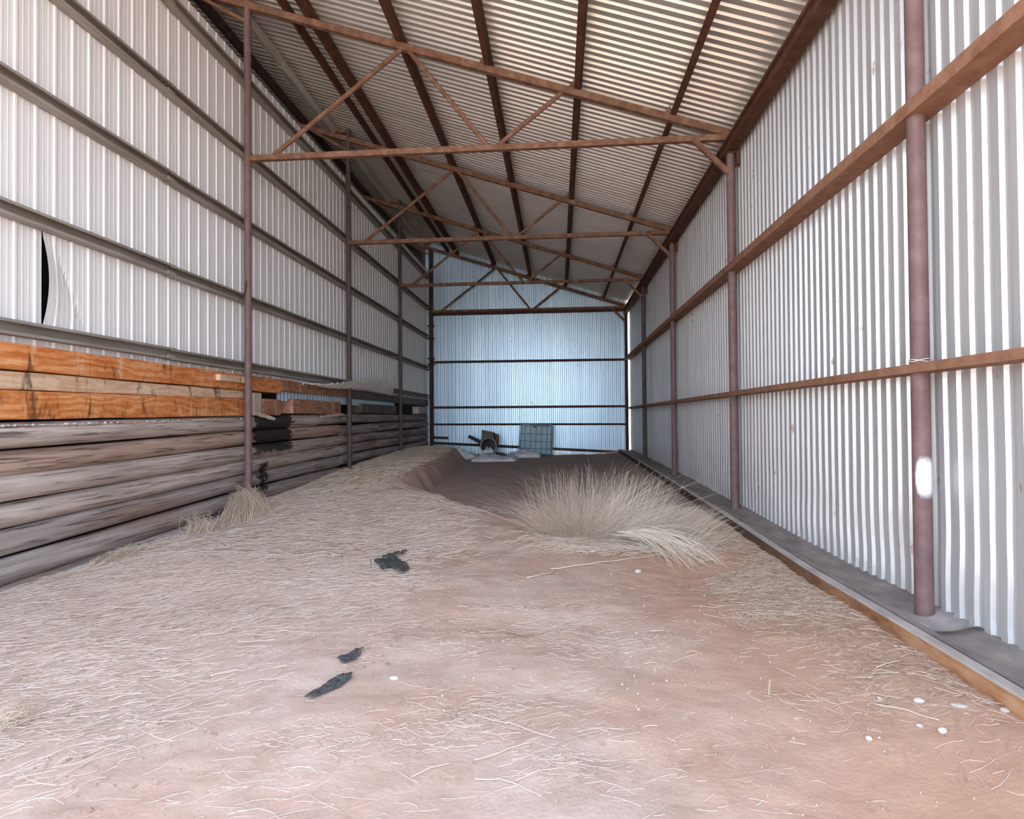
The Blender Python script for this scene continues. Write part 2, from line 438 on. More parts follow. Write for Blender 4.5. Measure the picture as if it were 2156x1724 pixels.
# back wall
us, hs = profile(2.50 + 4.83, .1375, C20)
rows = np.array([0, .12, .3, .5, .7, .85, 1.])
X = us - 4.83
P = np.zeros((len(rows), len(us), 3))
for i, r in enumerate(rows):
    top = roofz(X) + .03; P[i, :, 0] = X; P[i, :, 2] = .05 + (top - .05) * r
    P[i, :, 1] = YB + .030 - hs * 1.43 + .008 * vnoise(X * 1.1, X * 0 + r * 4)
o = grid_sheet(P, M_back, 'wall_back'); tag(o, 'back wall of galvanised corrugated sheet, coloured with the blue of the skylight', 'wall', kind='structure')
# roof, ribs run down the slope; carries on over the neighbouring bay to a ridge
us, hs = profile(22.1 - Y0 + .25, .1375, C20)
Y = us + Y0 - .25
xs = np.array([-6.25, -4.6, -2.2, .1, 2.78])
P = np.zeros((len(xs), len(us), 3))
for i, x in enumerate(xs):
    P[i, :, 0] = x; P[i, :, 1] = Y + .004 * vnoise(Y, Y * 0 + x); P[i, :, 2] = roofz(x) + hs * 1.35
P = P[::-1]
o = grid_sheet(P, M_roof, 'ceiling'); tag(o, 'sloping corrugated metal roof seen from below', 'roof', kind='structure')
# dark neighbouring bay behind the left wall
nb = MB()
nb.box(-9.6, -9.5, Y0, 22, -.14, 7.6)
nb.add([(-9.6, Y0 - .2, 7.45), (-6.2, Y0 - .2, roofz(-6.25) + .02), (-6.2, 22.1, roofz(-6.25) + .02), (-9.6, 22.1, 7.45)], [(0, 3, 2, 1)])
nb.add([(-9.6, Y0, -.14), (-4.86, Y0, -.14), (-4.86, Y0, 4.2), (-9.6, Y0, 4.2)], [(0, 1, 2, 3)])
nb.add([(-9.6, 22, -.14), (-4.86, 22, -.14), (-4.86, 22, roofz(-4.86)), (-6.2, 22, roofz(-6.2)), (-9.6, 22, 7.5)], [(0, 1, 2, 3, 4)])
o = nb.build('wall_neighbour', M_black); tag(o, 'dark neighbouring bay behind the left wall', 'wall', kind='structure')
o = MB().box(-9.5, -4.9, Y0, 22, -.12, -.05).build('floor_neighbour', M_black); tag(o, 'dark floor of the neighbouring bay', 'floor', kind='structure')

# ------------------------------------------------------------------ posts
def pipe(x, y, z0, z1, r, lean=0.):
    return MB().tube([(x, y, z0), (x, y, (z0 + z1) / 2), (x, y, z1)], r, 20)
names_l = ['nearest thin brown steel post on the left, straw heaped at its foot',
           'second thin brown steel post on the left, where the bent sheet begins',
           'third thin brown steel post on the left, between bent sheet and back corner',
           'dark steel corner post at the back left']
for i in range(1, 5):
    y = YS[i]; r = .052 if i < 4 else .07
    zt = 7.98 if i < 4 else 7.75
    root = empty('steel_post', (XL, y, g(XL, y)), names_l[i-1], 'post', 'left row of posts')
    pipe(XL, y, -.02, zt, r).build('shaft', (M_post if i == 1 else M_post_d) if i < 4 else M_darksteel, root, smooth=True)
    if i == 1:
        MB().tube([(XL, y, 1.97), (XL, y, 2.02)], .058, 20).build('collar', M_post, root, smooth=True)
        MB().tube([(XL, y - .045, 3.62), (XL + .01, y - .075, 3.55), (XL, y - .085, 3.44), (XL - .02, y - .11, 3.39), (XL - .05, y - .13, 3.40)], .011, 8).build('hook', M_darksteel, root, smooth=True)
    if i == 4:
        for z in (4.9, 4.45, 3.72, 3.5):
            MB().box(XL - .13, XL + .13, y - .08, y - .03, z, z + .05).build('cleat', M_darksteel, root)
names_r = ['thick brown steel post with a white paint blotch, nearest on the right',
           'second brown steel post on the right, a knee brace meets its top',
           'third steel post on the right, scabby with flaking paint',
           'fourth steel post on the right, dark and narrow',
           'dark steel corner post at the back right']
def railz(y): return float(np.interp(y, [-1, 3, 5.4, 7.6, 11.4, 18.8, 22], [.235, .235, .225, .275, .33, .40, .40]))
for i in range(5):
    y = YS[i]
    z0 = railz(y) - .05
    root = empty('steel_post', (XR, y, z0), names_r[i], 'post', 'right row of posts')
    pipe(XR, y, z0, 5.24, .057 if i < 4 else .06).build('shaft', M_postA if i == 0 else (M_post if i < 3 else (M_post_d if i == 3 else M_darksteel)), root, smooth=True)
    MB().box(XR - .075, XR + .075, y - .07, y + .07, 5.225, 5.245).build('cap_plate', M_purlin, root)
    if i in (1, 2, 3):
        MB().box(XR + .06, XR + .10, y - .10, y - .03, 5.05, 5.23).build('cleat', M_purlin, root)

# wire wound round the nearest right post
w = MB(); pts = []
for k in range(61):
    a = 2 * PI * k / 20; pts.append((XR + .063 * math.cos(a), YS[0] + .063 * math.sin(a), 1.915 + .02 * math.sin(a * .5 + 1) + .018 * math.sin(a * 1.5)))
w.tube(pts, .0035, 6)
o = w.build('wire', M_wire, origin=(XR, YS[0], 1.9), smooth=True)
tag(o, 'pale wire wound around the white-blotched post above the lower rail', 'wire')

# ------------------------------------------------------------------ trusses
def truss(label):
    y = 0.
    yy = YS[1]
    r = empty('roof_truss', (0, yy, ZB), label, 'truss', 'roof trusses')
    MB().bar((-6.0, yy, chord(-6.0)), (2.42, yy, chord(2.42) + .02), .09, .10).build('top_chord', M_truss, r, bevel=.006)
    MB().bar((XL, yy, ZB), (2.42, yy, ZB + .01), .08, .085).build('bottom_chord', M_truss, r, bevel=.006)
    for a, b in (((-4.24, ZB), (-2.22, chord(-2.22))), ((-2.16, chord(-2.16)), (-.95, ZB)), ((-.88, ZB), (.13, chord(.13)))):
        MB().tube([(a[0], yy, a[1]), (b[0], yy, b[1])], .034, 10).build('web_strut', M_truss, r, smooth=True)
    MB().bar((1.93, yy - .02, ZB), (2.41, yy - .02, 4.97), .06, .07).build('knee_brace', M_truss, r, bevel=.005)
    MB().tube([(-4.64, yy, 7.55), (-5.55, yy, chord(-5.55))], .03, 8).build('overhang_strut', M_truss, r, smooth=True)
    MB().bar((-4.63, yy, 7.95), (-5.3, yy, 7.955), .05, .05).build('overhang_tie', M_truss, r)
    for x in (-3.62, -2.26, -.96, .33, 1.68):
        c = chord(x)
        MB().add([(x - .16, yy - .03, c + .09), (x - .06, yy - .03, c + .05), (x - .055, yy - .03, c + .21), (x - .16, yy + .03, c + .09), (x - .06, yy + .03, c + .05), (x - .055, yy + .03, c + .21)],
                 [(0, 1, 2), (5, 4, 3), (0, 3, 4, 1), (1, 4, 5, 2), (2, 5, 3, 0)]).build('purlin_cleat', M_truss, r)
    return r
t0 = truss('rusty tube roof truss nearest the camera, largest in view')
tl = ['rusty roof truss second from the front, behind the nearest truss',
      'dark roof truss third from the front, just before the back wall truss',
      'dark roof truss standing against the back wall']
for i, lab in zip((2, 3, 4), tl):
    c = copy_tree(t0); c.location = (0, YS[i] - (.02 if i == 4 else 0), ZB); c['label'] = lab

# ------------------------------------------------------------------ purlins (run front to back under the roof)
def channel_y(x, zc, h, w, mat, name, label, cat, group, y0=Y0, y1=YB - .03, slope=True):
    """C section, web on the right, open to the left, tilted with the roof"""
    t = .006
    pr = [(-w/2, -h/2), (w/2, -h/2), (w/2, h/2), (-w/2, h/2), (-w/2, h/2 - t), (w/2 - t, h/2 - t), (w/2 - t, -h/2 + t), (-w/2, -h/2 + t)]
    a = -math.atan(SL) if slope else 0
    pr = [(x + p * math.cos(a) - q * math.sin(a), zc + p * math.sin(a) + q * math.cos(a)) for p, q in pr]
    o = MB().extrude_y(pr, [y0, y1]).build(name, mat, origin=(x, (y0 + y1) / 2, zc))
    return tag(o, label, cat, group)
PUR = [(-5.60, 'black outermost purlin over the left wall top, just inside its edge', M_darksteel, .14, .09),
       (-3.97, 'narrow dark purlin paired closely beside a wider one, left of mid roof', M_purlin, .12, .06),
       (-3.62, 'wide dark rust purlin, right one of the close pair', M_purlin, .15, .09),
       (-2.26, 'rust purlin above the peak where the two truss web struts meet', M_purlin, .14, .08),
       (-.96, 'rust purlin right of the web-strut peak, leaning slightly left up the picture', M_purlin, .14, .08),
       (.33, 'rust purlin running almost straight up the picture at mid roof', M_purlin, .14, .08),
       (1.68, 'rust purlin nearest the right eave beam', M_purlin, .14, .08)]
for x, lab, m, h, w_ in PUR:
    channel_y(x, chord(x) + .05 + h / 2, h, w_, m, 'roof_purlin', lab, 'purlin', 'roof purlins')
x = -4.92
root = empty('galvanised_purlin', (x, 8, chord(x)), 'pale galvanised channel purlin just outside the left posts, joined mid-length', 'purlin', 'roof purlins')
for (ya, yb, dz, nm) in ((Y0, 10.45, 0., 'channel'), (10.35, YB - .03, -.03, 'channel')):
    t = .008; zc = chord(x) + .12 + dz; a = -math.atan(SL); h, w_ = .14, .10
    pr = [(-w_/2, -h/2), (w_/2, -h/2), (w_/2, h/2), (-w_/2, h/2), (-w_/2, h/2 - t), (w_/2 - t, h/2 - t), (w_/2 - t, -h/2 + t), (-w_/2, -h/2 + t)]
    pr = [(x + p * math.cos(a) - q * math.sin(a), zc + p * math.sin(a) + q * math.cos(a)) for p, q in pr]
    MB().extrude_y(pr, [ya, yb]).build(nm, M_galv_p, root)
# eave beam over the right posts
o = MB().extrude_y([(2.37, 5.245), (2.52, 5.245), (2.52, 5.43), (2.37, 5.43), (2.37, 5.39), (2.40, 5.385), (2.40, 5.29), (2.37, 5.285)], [Y0, YB - .03]).build('eave_beam', M_purlin, origin=(2.45, 10.8, 5.3))
tag(o, 'thick dark rust eave beam resting on the right posts', 'beam')

# ------------------------------------------------------------------ left girts: lipped channels
def girt(zc, label, h=.135):
    d = .105; xo = -4.797; t = .006; q = .028
    # web against the sheet, flanges to the inside with return lips
    pr = [(xo, zc - h/2), (xo + d, zc - h/2), (xo + d, zc - h/2 + q), (xo + d - t, zc - h/2 + q), (xo + d - t, zc - h/2 + t), (xo + t, zc - h/2 + t),
          (xo + t, zc + h/2 - t), (xo + d - t, zc + h/2 - t), (xo + d - t, zc + h/2 - q), (xo + d, zc + h/2 - q), (xo + d, zc + h/2), (xo, zc + h/2)]
    r = empty('wall_girt', (-4.75, 10, zc), label, 'girt', 'left wall girts')
    MB().extrude_y(pr, [Y0, 7.05]).build('channel', M_girt_l, r)
    pr2 = [(x + .004, z - .012) for x, z in pr]
    MB().extrude_y(pr2, [6.95, YB - .03]).build('channel', M_girt_l, r)
    MB().box(xo + d - .002, xo + d + .008, 6.88, 7.02, zc - h/2 - .004, zc - h/2 + .045).build('splice_plate', M_girt_l, r, bevel=.003)
    return r
girt(6.76, 'topmost grey channel girt on the left wall, just under its upper edge')
girt(5.63, 'grey channel girt on the left wall level with the truss bottom chords')
girt(4.55, 'grey channel girt in the middle of the left wall, third from top')
girt(3.40, 'grey channel girt above the torn sheet seam on the left wall')
girt(2.375, 'lowest grey channel girt on the left wall, just above the orange beams')
# right girts: angle irons
def angle(z0, z1, label, mat):
    pr = [(2.375, z0), (2.562, z0), (2.562, z0 + .008), (2.383, z0 + .008), (2.383, z1), (2.375, z1)]
    o = MB().extrude_y(pr, [Y0, YB - .25], lambda y: .004 * math.sin(y * 1.3)).build('wall_girt', mat, origin=(2.45, 10, z0))
    return tag(o, label, 'girt', 'right wall girts')
ysn = list(np.linspace(Y0, YB - .25, 24))
angle(3.575, 3.668, 'upper rust brown angle rail along the right wall', M_girt_r)
angle(1.833, 1.892, 'lower rust brown angle rail along the right wall', M_girt_r)
# back rails
def brail(a, b, r, label, dark=M_darksteel):
    o = MB().bar((a[0], YB - .05, a[1]), (b[0], YB - .05, b[1]), r * 2, r * 2).build('wall_girt', dark, origin=((a[0] + b[0]) / 2, YB - .05, (a[1] + b[1]) / 2), bevel=.006)
    return tag(o, label, 'girt', 'back wall rails')
brail((-4.55, 5.375), (2.42, 5.39), .045, 'dark rail on the back wall directly under the rear truss')
brail((-4.6, 3.62), (2.42, 3.615), .04, 'dark rail across the back wall where its tint turns bluer')
brail((-4.6, 1.957), (2.42, 1.942), .04, 'dark rail across the back wall level with the lower right rail')
brail((-4.6, 1.34), (2.42, 1.30), .035, 'dark rail across the back wall just above the caged tank')
brail((-4.6, .665), (2.42, .29), .045, 'lowest dark rail sloping down rightwards across the back wall')
o = MB().bar((-4.6, YB - .12, .865), (-4.0, YB - .12, .84), .07, .09).build('steel_stub', M_darksteel, origin=(-4.3, YB - .12, .85), bevel=.005)
tag(o, 'short dark steel stub sticking out from the back left corner post', 'bar')

# ------------------------------------------------------------------ steel kerb and sill along the right wall
yk = list(np.linspace(Y0, 21.6, 60))
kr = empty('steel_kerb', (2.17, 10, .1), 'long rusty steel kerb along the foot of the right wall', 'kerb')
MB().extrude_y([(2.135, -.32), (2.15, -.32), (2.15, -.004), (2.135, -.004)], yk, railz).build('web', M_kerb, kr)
MB().extrude_y([(2.128, -.008), (2.192, -.008), (2.192, .008), (2.128, .008)], yk, railz).build('lip', M_kerb_top, kr)
MB().extrude_y([(2.150, -.03), (2.215, -.03), (2.215, -.022), (2.150, -.022)], yk, railz).build('groove', M_darksteel, kr)
MB().extrude_y([(2.215, -.22), (2.262, -.22), (2.262, .004), (2.215, .004)], yk, railz).build('rear_flange', M_sill, kr)
for (a, b, lab) in ((Y0, 3.93, 'dusty grey sill strip behind the kerb, nearest length'), (3.99, 21.5, 'dusty grey sill strip behind the kerb beyond the blotched post')):
    yy = list(np.linspace(a, b, 40)); n = 9
    v = []; f = []
    for j, y in enumerate(yy):
        for i in range(n):
            xx = 2.264 + (2.62 - 2.264) * i / (n - 1)
            v.append((xx, y, railz(y) - .028 + .035 * sstep(.35, 1, i / (n - 1)) * (1 + .8 * float(vnoise(y * 3, i * .7))) + .004 * float(vnoise(y * 9, i))))
    for j in range(len(yy) - 1):
        for i in range(n - 1): f.append((j*n+i, j*n+i+1, (j+1)*n+i+1, (j+1)*n+i))
    o = mesh_obj('sill_strip', np.array(v), f, M_sill, origin=(2.44, (a + b) / 2, .2), smooth=True)
    s = o.modifiers.new('thick', 'SOLIDIFY'); s.thickness = .15; s.offset = -1
    tag(o, lab, 'sill', 'sill strips at the right wall')

# ------------------------------------------------------------------ log wall
def log(y0, y1, zf, r, mat, label, seed, x=-4.825, blunt0=True):
    rg = np.random.default_rng(seed); n = 18; m = int((y1 - y0) / .16) + 2
    ys = np.linspace(y0, y1, m); v = []; f = []
    ph = rg.random(6) * 10
    for j, y in enumerate(ys):
        rr = r * (1 + .05 * vnoise(np.array([y * .7 + ph[0]]), np.array([ph[1]]))[0])
        cx = x + .022 * math.sin(y * .35 + ph[2]); cz = zf(y) + .014 * math.sin(y * .5 + ph[3])
        e = min(y - y0, y1 - y)
        if e < .1: rr *= .90 + e
        for k in range(n):
            a = 2 * PI * k / n
            q = rr * (1 + .05 * float(vnoise(y * .5 + ph[4], k * 1.1)) + .03 * float(vnoise(y * 2.5, k * 2.3 + ph[5])))
            v.append((cx + q * math.cos(a), y, cz + q * math.sin(a)))
    for j in range(m - 1):
        for k in range(n): f.append((j*n+k, (j+1)*n+k, (j+1)*n+(k+1)%n, j*n+(k+1)%n))
    f.append(tuple(range(n))); f.append(tuple((m-1)*n + k for k in range(n-1, -1, -1)))
    o = mesh_obj('timber_log', np.array(v), f, mat, origin=(x, (y0 + y1) / 2, zf((y0 + y1) / 2)), smooth=True, sharp=.9)
    return tag(o, label, 'log', 'logs of the left wall')
def zr(base): return lambda y: base + .023 * (y - 4.77) if y < 8.7 else base + .0904 + .006 * (y - 8.7)
R = .114
z1f = lambda y: 1.44 + .0135 * (y - 4.77)
log(Y0, 11.62, z1f, R, M_log, 'top grey log of the left wall with a blackened broken end', 1, x=-4.79)
log(11.70, 21.5, lambda y: 1.545 + .006 * (y - 11.7), R * .95, M_log_dark, 'top dark log of the left wall continuing to the back corner', 2)
rows = [(1.195, M_log_red, 'second log from the top, reddish, nearer length'), (.966, M_log, 'third log from the top, pale grey, nearer length'),
        (.745, M_log, 'fourth log from the top, grey with holes, nearer length'), (.515, M_log_dark, 'fifth log from the top, dark-streaked grey, nearer length'),
        (.27, M_log_dark, 'sixth log from the top, dark grey, nearer length'), (.045, M_log_dark, 'lowest log half buried in straw, nearer length')]
far = ['second log from the top, length behind the bent sheet', 'third log from the top, length towards the back corner', 'fourth log from the top, length towards the back corner',
       'fifth log from the top, length towards the back corner', 'sixth log from the top, partly buried towards the back corner']
for i, (z, m, lab) in enumerate(rows):
    log(Y0, 12.86, zr(z), R, m, lab, 10 + i)
    if i < 5: log(12.92, 21.5, zr(z), R * .97, M_log_dark, far[i], 20 + i)
# backing so that nothing shines between the logs
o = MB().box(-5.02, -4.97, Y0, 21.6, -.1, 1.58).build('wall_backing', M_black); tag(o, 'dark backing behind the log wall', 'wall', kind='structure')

# ------------------------------------------------------------------ sawn beams above the logs
def beam(y0, y1, z0, z1, mat, label, name='sleeper_beam', x0=-4.95, x1=-4.70, cat='beam', group='sawn beams above the logs', rise=.0, bevel=.012, rise2=None):
    n = max(2, int((y1 - y0) / .35)); mb = MB(); v = []; f = []
    sd = abs(hash((round(y0, 2), round(z0, 2)))) % 97 if False else int(y0 * 13 + z0 * 71) % 97
    for j in range(n + 1):
        y = y0 + (y1 - y0) * j / n; dz = rise * (y - y0); dt = (rise if rise2 is None else rise2) * (y - y0)
        j1, j2 = .008 * float(vnoise(y * 1.7 + sd, 3.)), .008 * float(vnoise(y * 1.9, sd + 7.))
        v += [(x0, y, z0 + dz + j1), (x1 + j2, y, z0 + dz + j1), (x1 + j1, y, z1 + dt + j2), (x0, y, z1 + dt + j2)]
    for j in range(n):
        for k in range(4): f.append((j*4+k, j*4+(k+1)%4, (j+1)*4+(k+1)%4, (j+1)*4+k))
    f.append((3, 2, 1, 0)); f.append((n*4, n*4+1, n*4+2, n*4+3))
    o = mesh_obj(name, np.array(v), f, mat, origin=((x0 + x1) / 2, (y0 + y1) / 2, z0))
    b = o.modifiers.new('bevel', 'BEVEL'); b.width = bevel; b.segments = 2; b.angle_limit = .7; b.limit_method = 'ANGLE'
    return tag(o, label, cat, group)
beam(Y0, 9.86, 2.005, 2.235, M_beam, 'uppermost bright orange sawn beam at the near left, wavy grain', x1=-4.695)
beam(9.88, 13.35, 2.045, 2.235, M_beam_b, 'uppermost red brown beam between the first two left posts')
beam(13.5, 17.15, 2.03, 2.225, M_beam_d, 'dark brown board under the bent sheet, left of third post', x1=-4.72)
beam(17.3, 21.45, 2.02, 2.225, M_beam_d, 'dark brown board under the bent sheet beside the back corner', x1=-4.72)
beam(Y0, 8.72, 1.772, 1.995, M_beam_p, 'pale weathered beam with dark stains between the two orange beams', x1=-4.735, rise=.0118, rise2=.0)
beam(Y0, 8.70, 1.508, 1.765, M_beam, 'lower orange beam at the near left with dark drips, resting on logs', rise=.0124, x1=-4.695)
beam(9.27, 9.87, 1.63, 1.895, M_beam_b, 'short red brown beam block right of the pale upright stake')
beam(10.33, 12.70, 1.66, 1.925, M_beam_b, 'red brown lower beam between two black gaps, left of second post')
beam(14.1, 17.3, 1.70, 1.93, M_beam_d, 'dark lower beam beneath the boards, left of third post', x1=-4.72)
beam(20.1, 21.2, 1.72, 1.965, M_palewood, 'pale square beam end near the back left corner', x1=-4.72)
beam(7.9, 8.68, 2.10, 2.195, M_beam_p, 'pale offcut fixed on the orange beam beside the nearest left post', 'timber_offcut', x0=-4.697, x1=-4.63, cat='offcut', group=None, bevel=.01)
beam(8.97, 9.2, 1.62, 1.98, M_palewood, 'pale upright stake standing between beams behind the nearest left post', 'timber_stake', x0=-4.9, x1=-4.70, cat='stake', group=None, bevel=.01)
us, hs = profile(17.3 - 9.9, .1375, C20)
P = np.zeros((2, len(us), 3))
for i, z in enumerate((1.88, 2.1)): P[i, :, 0] = -4.80 + hs; P[i, :, 1] = 9.9 + us; P[i, :, 2] = z
o = grid_sheet(P, M_strip, 'sheet_strip'); s = o.modifiers.new('thick', 'SOLIDIFY'); s.thickness = .002
tag(o, 'narrow blue grey corrugated strip showing in the slot between red brown beams', 'metal sheet')
# split billet and log ends lying on the top log
def billet(a, b, r, mat, label, cat='billet'):
    a, b = Vector(a), Vector(b); n = 7; pts = [a.lerp(b, i / n) for i in range(n + 1)]
    rs = [r * (1 + .25 * math.sin(i * 2.1 + r * 100)) for i in range(n + 1)]
    o = MB().tube(pts, rs, 7).build('wood_billet', mat, origin=tuple((a + b) / 2))
    return tag(o, label, cat)
billet((-4.72, 8.98, 1.66), (-4.60, 9.42, 1.565), .03, M_palewood, 'pale stick poking down over the logs right of the nearest left post')
billet((-4.74, 11.65, 1.60), (-4.68, 12.75, 1.66), .032, M_palewood, 'pale splintered billet lying on logs left of the second post')

# crumbs of dirt along the joint on top of the logs near the front
v = []; f = []
for k in range(190):
    y = 3.5 + 5.2 * random.random(); r = .007 + .015 * random.random() ** 2; x = -4.70 + .02 * (random.random() - .5); z = z1f(y) + .08
    n = len(v); d = [(1,0,0),(-1,0,0),(0,1,0),(0,-1,0),(0,0,1),(0,0,-1)]
    v += [(x + p[0]*r*(.7+.6*random.random()), y + p[1]*r*1.4*(.7+.6*random.random()), z + p[2]*r*(.5+.4*random.random())) for p in d]
    f += [(n,n+2,n+4),(n+2,n+1,n+4),(n+1,n+3,n+4),(n+3,n,n+4),(n+2,n,n+5),(n+1,n+2,n+5),(n+3,n+1,n+5),(n,n+3,n+5)]
o = mesh_obj('dirt_crumbs', np.array(v), f, M_stone, origin=(-4.7, 6, 1.55), smooth=True)
tag(o, 'pale dirt crumbs lining the top log under the lower orange beam', 'dirt', kind='stuff')

# ------------------------------------------------------------------ bent corrugated sheet hanging off the left wall
nu, nv = 150, 14
yy = np.linspace(10.6, 17.1, nu); P = np.zeros((nv, nu, 3))
inner_z = np.interp(yy, [10.6, 11.3, 12.1, 13.5, 14.8, 15.6, 17.1], [2.20, 2.235, 2.33, 2.44, 2.52, 2.42, 2.35])
wall_z = np.full(nu, 2.275)
width = np.interp(yy, [10.6, 11.2, 12, 14.5, 16.2, 17.1], [.03, .34, .46, .44, .28, .04])
cor = .011 * np.sign(np.sin(2 * PI * yy / .2112))
for i in range(nv):
    t = i / (nv - 1)
    P[i, :, 0] = -4.795 + width * t; P[i, :, 1] = yy
    P[i, :, 2] = wall_z * (1 - t) + inner_z * t - .10 * np.sin(PI * t) * sstep(10.6, 12, yy) + cor * sstep(0, .2, t)
o = grid_sheet(P, M_left, 'bent_sheet'); s = o.modifiers.new('thick', 'SOLIDIFY'); s.thickness = .004
tag(o, 'loose corrugated sheet bent inwards like a shelf between the left posts', 'metal sheet')

# ------------------------------------------------------------------ straw
def strands(px, py, pz, ang, length, rad, curve, lift, rnd, rings=4):
    """lying strands as triangular tubes; all arrays of n"""
    n = len(px); t = np.linspace(-.5, .5, rings)
    dx, dy = np.cos(ang), np.sin(ang)
    cen = np.zeros((n, rings, 3))
    cen[:, :, 0] = px[:, None] + dx[:, None] * t * length[:, None] - dy[:, None] * curve[:, None] * length[:, None] * (t**2 * 4 - .5)
    cen[:, :, 1] = py[:, None] + dy[:, None] * t * length[:, None] + dx[:, None] * curve[:, None] * length[:, None] * (t**2 * 4 - .5)
    cen[:, :, 2] = ground(cen[:, :, 0].ravel(), cen[:, :, 1].ravel()).reshape(n, rings) + pz[:, None] + lift[:, None] * (t[None, :] + .5)
    v = np.zeros((n, rings, 3, 3))
    for k in range(3):
        a = 2 * PI * k / 3 + PI / 2
        v[:, :, k, 0] = cen[:, :, 0] - dy[:, None] * math.cos(a) * rad[:, None]
        v[:, :, k, 1] = cen[:, :, 1] + dx[:, None] * math.cos(a) * rad[:, None]
        v[:, :, k, 2] = cen[:, :, 2] + math.sin(a) * rad[:, None]
    base = (np.arange(n) * rings * 3)[:, None, None]
    fs = []
    for r in range(rings - 1):
        for k in range(3):
            fs.append([r*3+k, r*3+(k+1)%3, (r+1)*3+(k+1)%3, (r+1)*3+k])
    Fq = (base + np.array(fs)[None]).reshape(-1, 4)
    return v.reshape(-1, 3), Fq, np.repeat(rnd, rings * 3)

def scatter(n, xr, yr, dens):
    X, Yv = [], []
    tot = 0
    while tot < n:
        x = rng.uniform(*xr, n * 2); y = rng.uniform(*yr, n * 2); k = rng.random(n * 2) < dens(x, y)
        X.append(x[k]); Yv.append(y[k]); tot += k.sum()
    return np.concatenate(X)[:n], np.concatenate(Yv)[:n]
def litter(name, n, xr, yr, dens, mat, label, amean, asd, lmin, lmax, rmin, rmax, zmax, lift):
    x, y = scatter(n, xr, yr, dens)
    ang = rng.normal(amean, asd, n) + 1.2 * vnoise(x * 1.1, y * 1.1)
    ln = lmin + (lmax - lmin) * rng.random(n) ** 2
    v, Fq, rn = strands(x, y, zmax * rng.random(n) ** 1.5 + .002, ang, ln, rng.uniform(rmin, rmax, n), rng.normal(0, .12, n), rng.normal(0, lift, n), rng.random(n))
    o = mesh_obj(name, v, Fq, mat, attr={'rnd': rn})
    return tag(o, label, 'straw', kind='stuff')
litter('straw_litter', 12000, (-4.68, -.6), (2.2, 6.2), lambda x, y: litter_density(x, y) * (x < .6), M_straw, 'thick pale straw litter covering the near left of the floor', .75, .5, .04, .26, .0007, .0016, .02, .010)
litter('straw_litter', 9000, (-4.68, .2), (6.0, 10.2), lambda x, y: litter_density(x, y) * (x < .3), M_straw, 'straw litter on the low mound before the dark hollow', .5, .7, .06, .30, .0013, .0026, .03, .012)
litter('straw_litter', 6000, (-4.68, -2.7), (9.8, 21), lambda x, y: litter_density(x, y), M_straw_y, 'straw litter on the earth bank along the log wall', .6, .9, .08, .3, .002, .0035, .03, .02)
litter('straw_litter', 6500, (.95, 2.12), (2.7, 8.5), lambda x, y: litter_density(x, y) * (.25 + .75 * (vnoise(x * 2.2, y * 2.2) > -.08)), M_straw_r, 'tan straw litter along the rusty kerb on the right', 2.6, 1.1, .02, .14, .0006, .0013, .015, .006)
litter('straw_litter', 1150, (-2.4, 2.0), (2.2, 7.5), lambda x, y: .12 + .88 * (vnoise(x * 1.5 + 3, y * 1.5) > .16), M_straw, 'sparse thin straws strewn over the bare middle of the floor', .3, .5, .04, .22, .0006, .0015, .003, .003)

px_, py_ = [], []
for cx_, cy_, sx_, sy_, k_ in ((-.42, 3.05, .17, .16, 330), (-.05, 4.45, .32, .3, 330), (.33, 4.0, .2, .18, 160), (-1.1, 4.1, .3, .3, 200), (-.95, 2.75, .25, .1, 160), (.02, 2.62, .12, .08, 90)):
    px_.append(rng.normal(cx_, sx_, k_)); py_.append(rng.normal(cy_, sy_, k_))
px_ = np.concatenate(px_); py_ = np.concatenate(py_); n = len(px_)
v, Fq, rn = strands(px_, py_, .004 + .01 * rng.random(n), rng.normal(.2, .7, n), .03 + .14 * rng.random(n) ** 2, rng.uniform(.0005, .0012, n), rng.normal(0, .25, n), rng.normal(0, .004, n), rng.random(n))
o = mesh_obj('straw_litter', v, Fq, M_straw, attr={'rnd': rn}); tag(o, 'curly thin straw gathered in patches on the bare middle floor', 'straw', kind='stuff')
# upright / arching stems
def stems(base, tip, bend, rad, rnd, rings=5):
    n = len(base); t = np.linspace(0, 1, rings)
    cen = base[:, None] * (1 - t)[None, :, None] + tip[:, None] * t[None, :, None] + bend[:, None] * (t * (1 - t) * 2)[None, :, None]
    d = tip - base; d /= np.linalg.norm(d, axis=1, keepdims=True) + 1e-9
    u = np.cross(d, np.tile([[.3, .9, .31]], (n, 1))); u /= np.linalg.norm(u, axis=1, keepdims=True) + 1e-9; w_ = np.cross(d, u)
    v = np.zeros((n, rings, 3, 3)); tap = 1 - .6 * t
    for k in range(3):
        a = 2 * PI * k / 3
        v[:, :, k] = cen + (u * math.cos(a) + w_ * math.sin(a))[:, None] * (rad[:, None] * tap[None])[:, :, None]
    bs = (np.arange(n) * rings * 3)[:, None, None]; fs = []
    for r in range(rings - 1):
        for k in range(3): fs.append([r*3+k, r*3+(k+1)%3, (r+1)*3+(k+1)%3, (r+1)*3+k])
    return v.reshape(-1, 3), (bs + np.array(fs)[None]).reshape(-1, 4), np.repeat(rnd, rings * 3)

